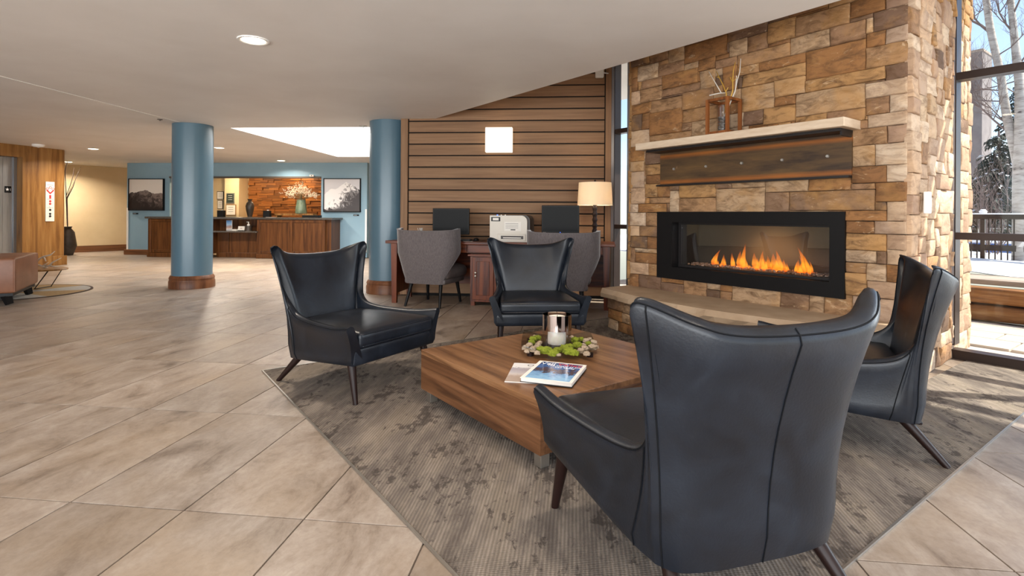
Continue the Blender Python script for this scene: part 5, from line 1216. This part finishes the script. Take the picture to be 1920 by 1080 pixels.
# pictures on the blue wall
def picture(label,px0,px1,py0,py1,mt):
    b=B_REC; a=PB(px0,py0,b); c=PB(px1,py1,b); w_=c.x-a.x; h_=a.z-c.z
    t=thing('framed_photograph',label,'picture',ABW((a.x+c.x)/2,b,(a.z+c.z)/2),ROT_AB)
    for s in (-1,1): MB().box((s*(w_/2-.01),-.03,0),(.02,.06,h_)).build('frame_stile','black',t); MB().box((0,-.03,s*(h_/2-.01)),(w_-.04,.06,.02)).build('frame_rail','black',t)
    MB().box((0,-.03,0),(w_-.042,.03,h_-.042)).build('print',mt,t)
picture('framed dark mountain photograph left of the reception opening',243.5,309,335,395,'art1')
picture('framed snowy mountain photograph right of the reception opening',608,677,334.5,398,'art2')
for px,py,lb in ((254.5,400.5,'small black caption plate under the dark mountain photograph'),(668,403.5,'small black caption plate under the snowy mountain photograph')):
    p=PB(px,py,B_REC); t=thing('caption_plate',lb,'plaque',ABW(p.x,B_REC-.001,p.z),ROT_AB); MB().rbox((0,-.006,0),(.15,.012,.035),.002,0,seg=1).build('plate','black',t); MB().box((-.02,-.0125,0),(.08,.001,.006)).build('text_line','paper',t)
p=PB(585,329.5,B_REC-.04); t=thing('header_sensor','small white sensor on the reception header track','sensor',ABW(p.x,B_REC-.032,p.z),ROT_AB); MB().rbox((0,-.02,0),(.11,.035,.05),.006,0,seg=1).build('housing','white',t); MB().lathe([(.014,0),(.01,.006)],10).build('eye','plastic',t,(0,-.04,0)).rotation_euler=(PI/2,0,0)

# ---------------------------------------------------------------- lounge at the far left
A_=PZ(29,553,.13); B_2=PZ(72,533,.13); e=(B_2-A_); ea=math.atan2(e.y,e.x); Lb=e.length
bench=thing('lounge_seat','boxy tan leather lounge seat with dark wooden feet at the left edge','sofa',(A_.x,A_.y,0),ea)
MB().rbox((Lb/2,.75,.36),(Lb,1.5,.42),.03,1,seg=2).build('leather_body','brownleather',bench,smooth=60)
for z in (.555,): MB().tube([(.015,.01,z),(Lb-.015,.01,z)],.007,6).build('piping','brownleather',bench)
MB().tube([(.012,.012,.17),(.012,.012,.55)],.007,6).build('piping','brownleather',bench)
MB().bb(.03,Lb-.03,.03,1.47,.115,.152).build('plinth','blackleg',bench)
for x,y in ((.08,.1),(Lb-.12,.1),(.08,1.4),(Lb-.12,1.4)): MB().tube([(x,y,.12),(x,y-.03 if y<1 else y+.03,.013)],[.055,.04],4).build('leg','blackleg',bench)
rc=PZ(28,549); rg=thing('round_rug','round rug in tan and grey segments with a dark border under the side table','rug',(rc.x,rc.y,0)); RR=.86
MB().lathe([(RR,.0005),(RR,.009),(RR-.03,.010),(RR-.03,.0005)],64,cap=False).build('border','rugbrown',rg)
for k in range(8):
    a0=2*PI*k/8+.35; pts=[(0,0)]+[((RR-.03)*math.cos(a0+2*PI/8*q/8),(RR-.03)*math.sin(a0+2*PI/8*q/8)) for q in range(9)]; MB().prism(pts,.0005,.009).build('segment','ruggrey' if k%3==0 else 'rugtan',rg)
tp_=PZ(78,541); st2=thing('wire_table','low oval side table with thin oak top and wire legs','side table',(tp_.x-.1,tp_.y+.0,.009)); tz=.275
m=MB(); m.lathe([(1,0),(1.02,.012),(1,.024)],40); m.v=[(x*.42,y*.30,z+tz-.012) for x,y,z in m.v]; m.build('table_top','oak',st2,smooth=40)
for sx in (-1,1):
    MB().tube([(sx*.12,-.14,.006),(sx*.30,-.12,tz-.01)],.006,6).build('wire_leg','blackleg',st2); MB().tube([(sx*.12,.14,.006),(sx*.30,.12,tz-.01)],.006,6).build('wire_leg','blackleg',st2)
    MB().tube([(sx*.12,-.14,.006),(sx*.2,.0,tz-.01)],.006,6).build('wire_leg','blackleg',st2); MB().tube([(sx*.12,-.15,.006),(sx*.12,.15,.006)],.006,6).build('wire_foot','blackleg',st2)
def SP(px,py,dy=0): return PY(px,py,tp_.y+dy)
for lb,pts,sd in (('bleached antler reaching highest on the oval side table',[(60,502),(73,486),(82,481),(95,478),(103,471)],[(82,481),(86,490)]),
                  ('bleached antler branching toward the right edge of the side table',[(85,499),(93,498),(97,493),(104,489),(115,483.5)],[(93,498),(103,500),(112,500)]),
                  ('bleached antler lying low at the front of the side table',[(70,496),(79,499),(87,502),(92,503.5)],[(79,499),(86,495),(91,492)])):
    zo=tp_.y-.1+.06*len(sd)
    t=tag(MB().tube([PY(x,y,zo) for x,y in pts],[.014,.013,.012,.009,.004][:len(pts)],8).build('antler','antler',None,smooth='all'),lb,'antler','antlers on the side table'); MB().tube([PY(x,y,zo) for x,y in sd],[.011,.008,.004][:len(sd)],8).build('tine','antler',t,smooth='all')
# dry branches behind the lift wall
r_=random.Random(6); bb0=PZ(112,480); fpz=thing('floor_vase','floor vase with tall dry branches behind the oak elevator wall','vase',(bb0.x-.05,bb0.y+.3,0)); MB().lathe([(.12,0),(.2,.25),(.15,.6),(.08,.7),(.1,.75)],24).build('body','vasedark',fpz,smooth=40)
YB=bb0.y+.3
for lb,pts in (('dry branch arching left near the ceiling behind the oak wall',[(113,395),(122,320),(128,297),(137,291),(147,288)]),('tall dry branch rising behind the oak wall',[(112,405),(124,368),(131,350),(137,330),(139,315)]),('dry branch leaning right behind the oak wall',[(113,410),(126,372),(137,350),(142,335),(152,312)]),('thin dry branch lowest behind the oak wall',[(112,412),(124,375),(129,362),(132,355),(141,338)])):
    t=tag(MB().tube([Vector((bb0.x-.05,YB,.72))]+[PY(x,y,YB) for x,y in pts[1:]],[.012,.010,.008,.006,.003],6).build('dry_branch','twigdark',None,smooth='all'),lb,'branch','dry branches in the floor vase')

# ---------------------------------------------------------------- outside
V_LOG=8.05; ZG=-.06
struct(MB().prism([tuple(UVW(-7,V_WIN+.06).xy),tuple(UVW(7,V_WIN+.06).xy),tuple(UVW(7,V_LOG+.2).xy),tuple(UVW(-7,V_LOG+.2).xy)],ZG-.2,ZG-.02).build('terrace_bed','paving'))
tb=thing('flagstone_terrace','row of pale flagstones on the terrace outside the window','paving',(0,0,0),ROT_UV)
r_=random.Random(12); v=V_WIN+.1
while v<V_LOG-.1:
    dv_=r_.uniform(.38,.55); dv_=min(dv_,V_LOG-.1-v); u=-4
    while u<4:
        du=r_.uniform(.7,1.2); 
        if not (u<U_R+.1 and u+du>U_L-.1 and v<V_OUT+.1) and dv_>.1: MB().rbox((0,0,0),(du-.015,dv_-.015,.03),.005,0,seg=1).build('flagstone','paving',tb,(u+du/2,v+dv_/2,ZG-.01))
        u+=du
    v+=dv_
lg=MB()
for k in range(2):
    lo_=thing('timber_log',('upper' if k else 'lower')+' weathered timber of the retaining edge outside the window','log',UVW(-1,V_LOG,ZG+.095+k*.196),ROT_UV)
    m=MB(); m.rbox((0,.13,0),(9,.26,.18),.04,12,seg=2); m.v=[(x,y+.012*mnoise.noise(Vector((x*2,z*9,k))),z+.01*mnoise.noise(Vector((x*1.5,y*3,k+5)))) for x,y,z in m.v]; m.build('beam','log',lo_,smooth=60)
tag(MB().rbox((0,.62,0),(9,.74,.06),.01,4,seg=1).build('sleeper_deck','logtop',None,UVW(-1,V_LOG-.05,ZG+.43),ROT_UV),'weathered grey timber top of the retaining edge','timber')
# snow bank rising behind the timbers
m=MB(); nx,ny=70,50
for j in range(ny+1):
    for i in range(nx+1):
        u=-14+26*i/nx; v=V_LOG+.85+36*(j/ny)**2; z=.36+.10*mnoise.noise(Vector((u*.7,v*.7,0)))+.05*mnoise.noise(Vector((u*2.3,v*2.3,4)))+.02*min(3,(v-V_LOG-.85))
        m.v.append((u,v,z))
for j in range(ny):
    for i in range(nx): a=j*(nx+1)+i; m.f.append((a,a+1,a+nx+2,a+nx+1))
struct(m.build('ground_snow','snow',None,(0,0,0),ROT_UV,'all'))
# railing
pr0=PZ(1815,497,.30); RY=pr0.dot(V); zr1=1.17
ra=thing('terrace_railing','dark metal railing with thin balusters beyond the snow','railing',(0,0,0),ROT_UV)
ru0,ru1=toUV(PV(1760,450,RY) if False else UVW(0,0)).x,0
ua=PV(1790,450,RY).x-.6; ub=PV(1960,450,RY).x+1.5
def RZ(y): return PV(1860,y,RY).z
MB().bb(ua,ub,RY-.05,RY+.05,RZ(411),RZ(402)).build('top_rail','frame',ra); MB().bb(ua,ub,RY-.06,RY+.06,RZ(402),RZ(402)+.02).build('rail_snow','snow',ra)
MB().bb(ua,ub,RY-.02,RY+.02,RZ(470),RZ(459)).build('lower_rail','frame',ra)
us_=PV(1821,450,RY).x; du_=(PV(1832,450,RY).x-us_); u=us_-du_*8
while u<ub: MB().bb(u-.009,u+.009,RY-.009,RY+.009,.22,RZ(411)).build('baluster','frame',ra); u+=du_
pu=PV(1843,420,RY).x; MB().bb(pu-.03,pu+.03,RY-.03,RY+.03,.22,RZ(400)).build('post','frame',ra); MB().lathe([(.05,0),(.06,.03),(.03,.07)],12).build('post_cap','snow',ra,(pu,RY,RZ(400)),0,'all')
# aspens
def TPt(px,py,v): p=PV(px,py,v); return UVW(p.x,v,p.z)
def grow(mb,p,d,L,r,depth,rr,up=.15):
    pts=[p]; q=p.copy(); dd=d.copy()
    for k in range(4):
        dd=(dd+Vector((rr.uniform(-.25,.25),rr.uniform(-.25,.25),rr.uniform(-.15,.25)+up*.4))).normalized(); q=q+dd*L/4; pts.append(q.copy())
    mb.tube(pts,[r*(1-.18*k) for k in range(5)],5 if r<.02 else 7,False)
    if depth>0:
        for k in range(1,5):
            for s in range(2 if depth>1 else 1):
                nd=(dd+Vector((rr.uniform(-1,1),rr.uniform(-1,1),rr.uniform(-.4,.7)))).normalized(); grow(mb,pts[k],nd,L*rr.uniform(.45,.7),r*.5,depth-1,rr,up)
VT=RY+.1
def aspen(label,trunk,rads,v,seed,limbs):
    base=TPt(*trunk[0],v); t=thing('aspen_tree',label,'tree',base)
    pts=[TPt(x,y,v)-base for x,y in trunk]; P_=spline(pts,5); rr=[]
    for k in range(len(P_)): f=k/(len(P_)-1)*(len(rads)-1); i=min(int(f),len(rads)-2); rr.append(rads[i]+(rads[i+1]-rads[i])*(f-i))
    MB().tube(P_,rr,14).build('trunk','bark',t,smooth='all')
    g=random.Random(seed)
    for x,y,dx,dy,L,r in limbs:
        m=MB(); p=TPt(x,y,v)-base; q=TPt(x+dx,y+dy,v)-base; d=(q-p).normalized(); d=(d+V*g.uniform(-.4,.4)).normalized(); grow(m,p,d,L,r,3,g,.05); o=m.build('bare_limb','twigdark',t); 
    return t
aspen('thick pale aspen tree standing by the terrace railing',[(1916,503),(1916,420),(1915,330),(1916,240),(1912,160),(1906,110),(1901,60),(1895,0),(1889,-90)],[.135,.125,.115,.10,.066,.058,.052,.046,.04],VT,3,[(1904,65,-26,-22,.9,.018),(1911,150,-40,10,1.0,.012),(1914,250,-55,-20,1.2,.014),(1912,120,20,-60,1.1,.014),(1898,30,35,-45,1.1,.016)])
aspen('slender aspen trunk leaning left from the foot of the thick aspen',[(1912,335),(1903,285),(1890,230),(1881,174),(1877,146),(1869,109),(1857,55),(1849,0),(1840,-70)],[.068,.066,.064,.06,.058,.056,.054,.05,.044],VT+.02,5,[(1858,62,-38,-22,1.0,.026),(1880,170,-60,-8,1.1,.012),(1885,190,-60,8,1.0,.012),(1877,146,-55,-12,.9,.012),(1888,246,-70,-45,1.1,.018),(1880,160,35,12,.7,.012),(1869,105,45,-30,.9,.012)])
# spruce with snow on its boughs
def spruce(label,px,py,v,hh,seed):
    b=TPt(px,py,v); t=thing('spruce_tree',label,'tree',Vector((b.x,b.y,.3))); r_=random.Random(seed)
    MB().tube([(0,0,0),(0,0,hh)],[.16,.02],8).build('trunk','twigdark',t)
    nd=MB(); sn=MB(); z=.5
    while z<hh:
        R=(hh-z)*.42+.15
        for k in range(13):
            a=r_.uniform(0,2*PI); L=R*r_.uniform(.7,1.1); d=Vector((math.cos(a),math.sin(a),0)); w=.10+.16*L; n_=Vector((-d.y,d.x,0)); p0=Vector((0,0,z+r_.uniform(-.1,.1)))
            for q in range(5):
                s0,s1=q/5,(q+1)/5; dz0,dz1=-.35*L*s0**1.5,-.35*L*s1**1.5; c=p0+d*L*s0; e_=p0+d*L*s1+Vector((0,0,0)); ww=w*(1-s0*.8)
                for sd in (-1,1):
                    i=len(nd.v); tip=e_+n_*sd*ww+Vector((0,0,dz1-.08)); nd.v+=[tuple(c+Vector((0,0,dz0))),tuple(e_+Vector((0,0,dz1))),tuple(tip)]; nd.f.append((i,i+1,i+2))
                    if r_.random()<.22: i=len(sn.v); off=Vector((0,0,.03)); sn.v+=[tuple(c+off+Vector((0,0,dz0))),tuple(e_+off+Vector((0,0,dz1))),tuple(c.lerp(tip,.6)+off*1.5)]; sn.f.append((i,i+1,i+2))
        z+=.16
    o=nd.build('needled_boughs','needle',t); o['kind']='stuff'; o=sn.build('bough_snow','snow',t); o['kind']='stuff'
spruce('dark snow dusted spruce behind the railing',1872,400,RY+5.0,2.9,2)
spruce('larger dark spruce partly hidden behind the thick aspen',1912,400,RY+8.5,4.6,4)
def shrub(label,px,py,v,hh,seed):
    b=TPt(px,py,v); t=thing('bare_shrub',label,'shrub',Vector((b.x,b.y,.25))); r_=random.Random(seed); m=MB()
    for k in range(8): grow(m,Vector((r_.uniform(-.1,.1),r_.uniform(-.1,.1),0)),Vector((r_.uniform(-.6,.6),r_.uniform(-.6,.6),1)).normalized(),hh*r_.uniform(.5,.8),.012,2,r_,.3)
    o=m.build('twigs','twigdark',t); o['kind']='stuff'
shrub('bare leafless shrub with frosted twigs beyond the railing',1866,420,RY+1.4,1.9,3)
# far tower, far siding, drive, car
p=TPt(1833,400,RY+13); t=thing('concrete_tower','grey stucco tower of the neighbouring building','building',Vector((p.x,p.y,.3)),ROT_UV); zt_=PV(1833,102,RY+13).z; w_=PV(1841,200,RY+13).x-PV(1815,200,RY+13).x
MB().bb(-w_*.5,w_*.5,-.4,.8,0,zt_-.3).build('shaft','pillar',t); MB().bb(-w_*.5-.03,w_*.5+.03,-.43,.83,zt_-.3,zt_-.22).build('cap','logtop',t); MB().bb(-w_*.55,w_*.55,-.5,.0,0,1.2).build('plinth','pillar',t)
t=thing('brick_house','low red brown clad building wall beyond the railing','building',UVW(PV(1860,430,RY+11).x,RY+11,.3),ROT_UV)
for k in range(6): MB().rbox((0,0,.11+k*.16),(9,.2,.15),.01,0,seg=1).build('cladding_board','brickred',t)
MB().box((0,0,1.02),(9.2,.4,.05)).build('coping','snow',t)
cpz=TPt(1880,482,RY+3.0); t=thing('snowy_cart','small blue cart half buried in snow beyond the railing','cart',Vector((cpz.x,cpz.y,.36)),ROT_UV)
MB().rbox((0,0,.12),(1.3,.6,.22),.05,0,seg=2).build('body',plain('blue_cart_paint',(70,110,180),.4),t); MB().rbox((-.1,0,.27),(.9,.5,.1),.045,1,seg=2).build('snow_cap','snow',t)
for x in (-.4,.4):
    o=MB().lathe([(.12,-.03),(.12,.03)],16).build('wheel','plastic',t,(x,-.3,.1)); o.rotation_euler=(PI/2,0,0)
for x in (-.35,.25): MB().tube([(x,-.2,.2),(x,-.2,.55),(x+.5 if x<0 else x,-.2,.55)],.012,6).build('frame_tube','trimmetal',t)
# facade seen through the narrow window beside the plank wall
t=thing('lodge_facade','pale clad wing of the lodge seen through the narrow window','building',UVW(-5.6,9.6,ZG),ROT_UV)
for k in range(18): MB().rbox((0,0,.14+k*.26),(3.6,.12,.245),.01,0,seg=1).build('facade_board',plain('facade_pale_cladding',(206,176,160),.7) if k==0 else 'facade',t) if False else MB().rbox((0,0,.14+k*.26),(3.6,.12,.245),.01,0,seg=1).build('facade_board','slab',t)
MB().box((.2,-.08,2.2),(.22,.08,4.2)).build('facade_post','brickred',t)
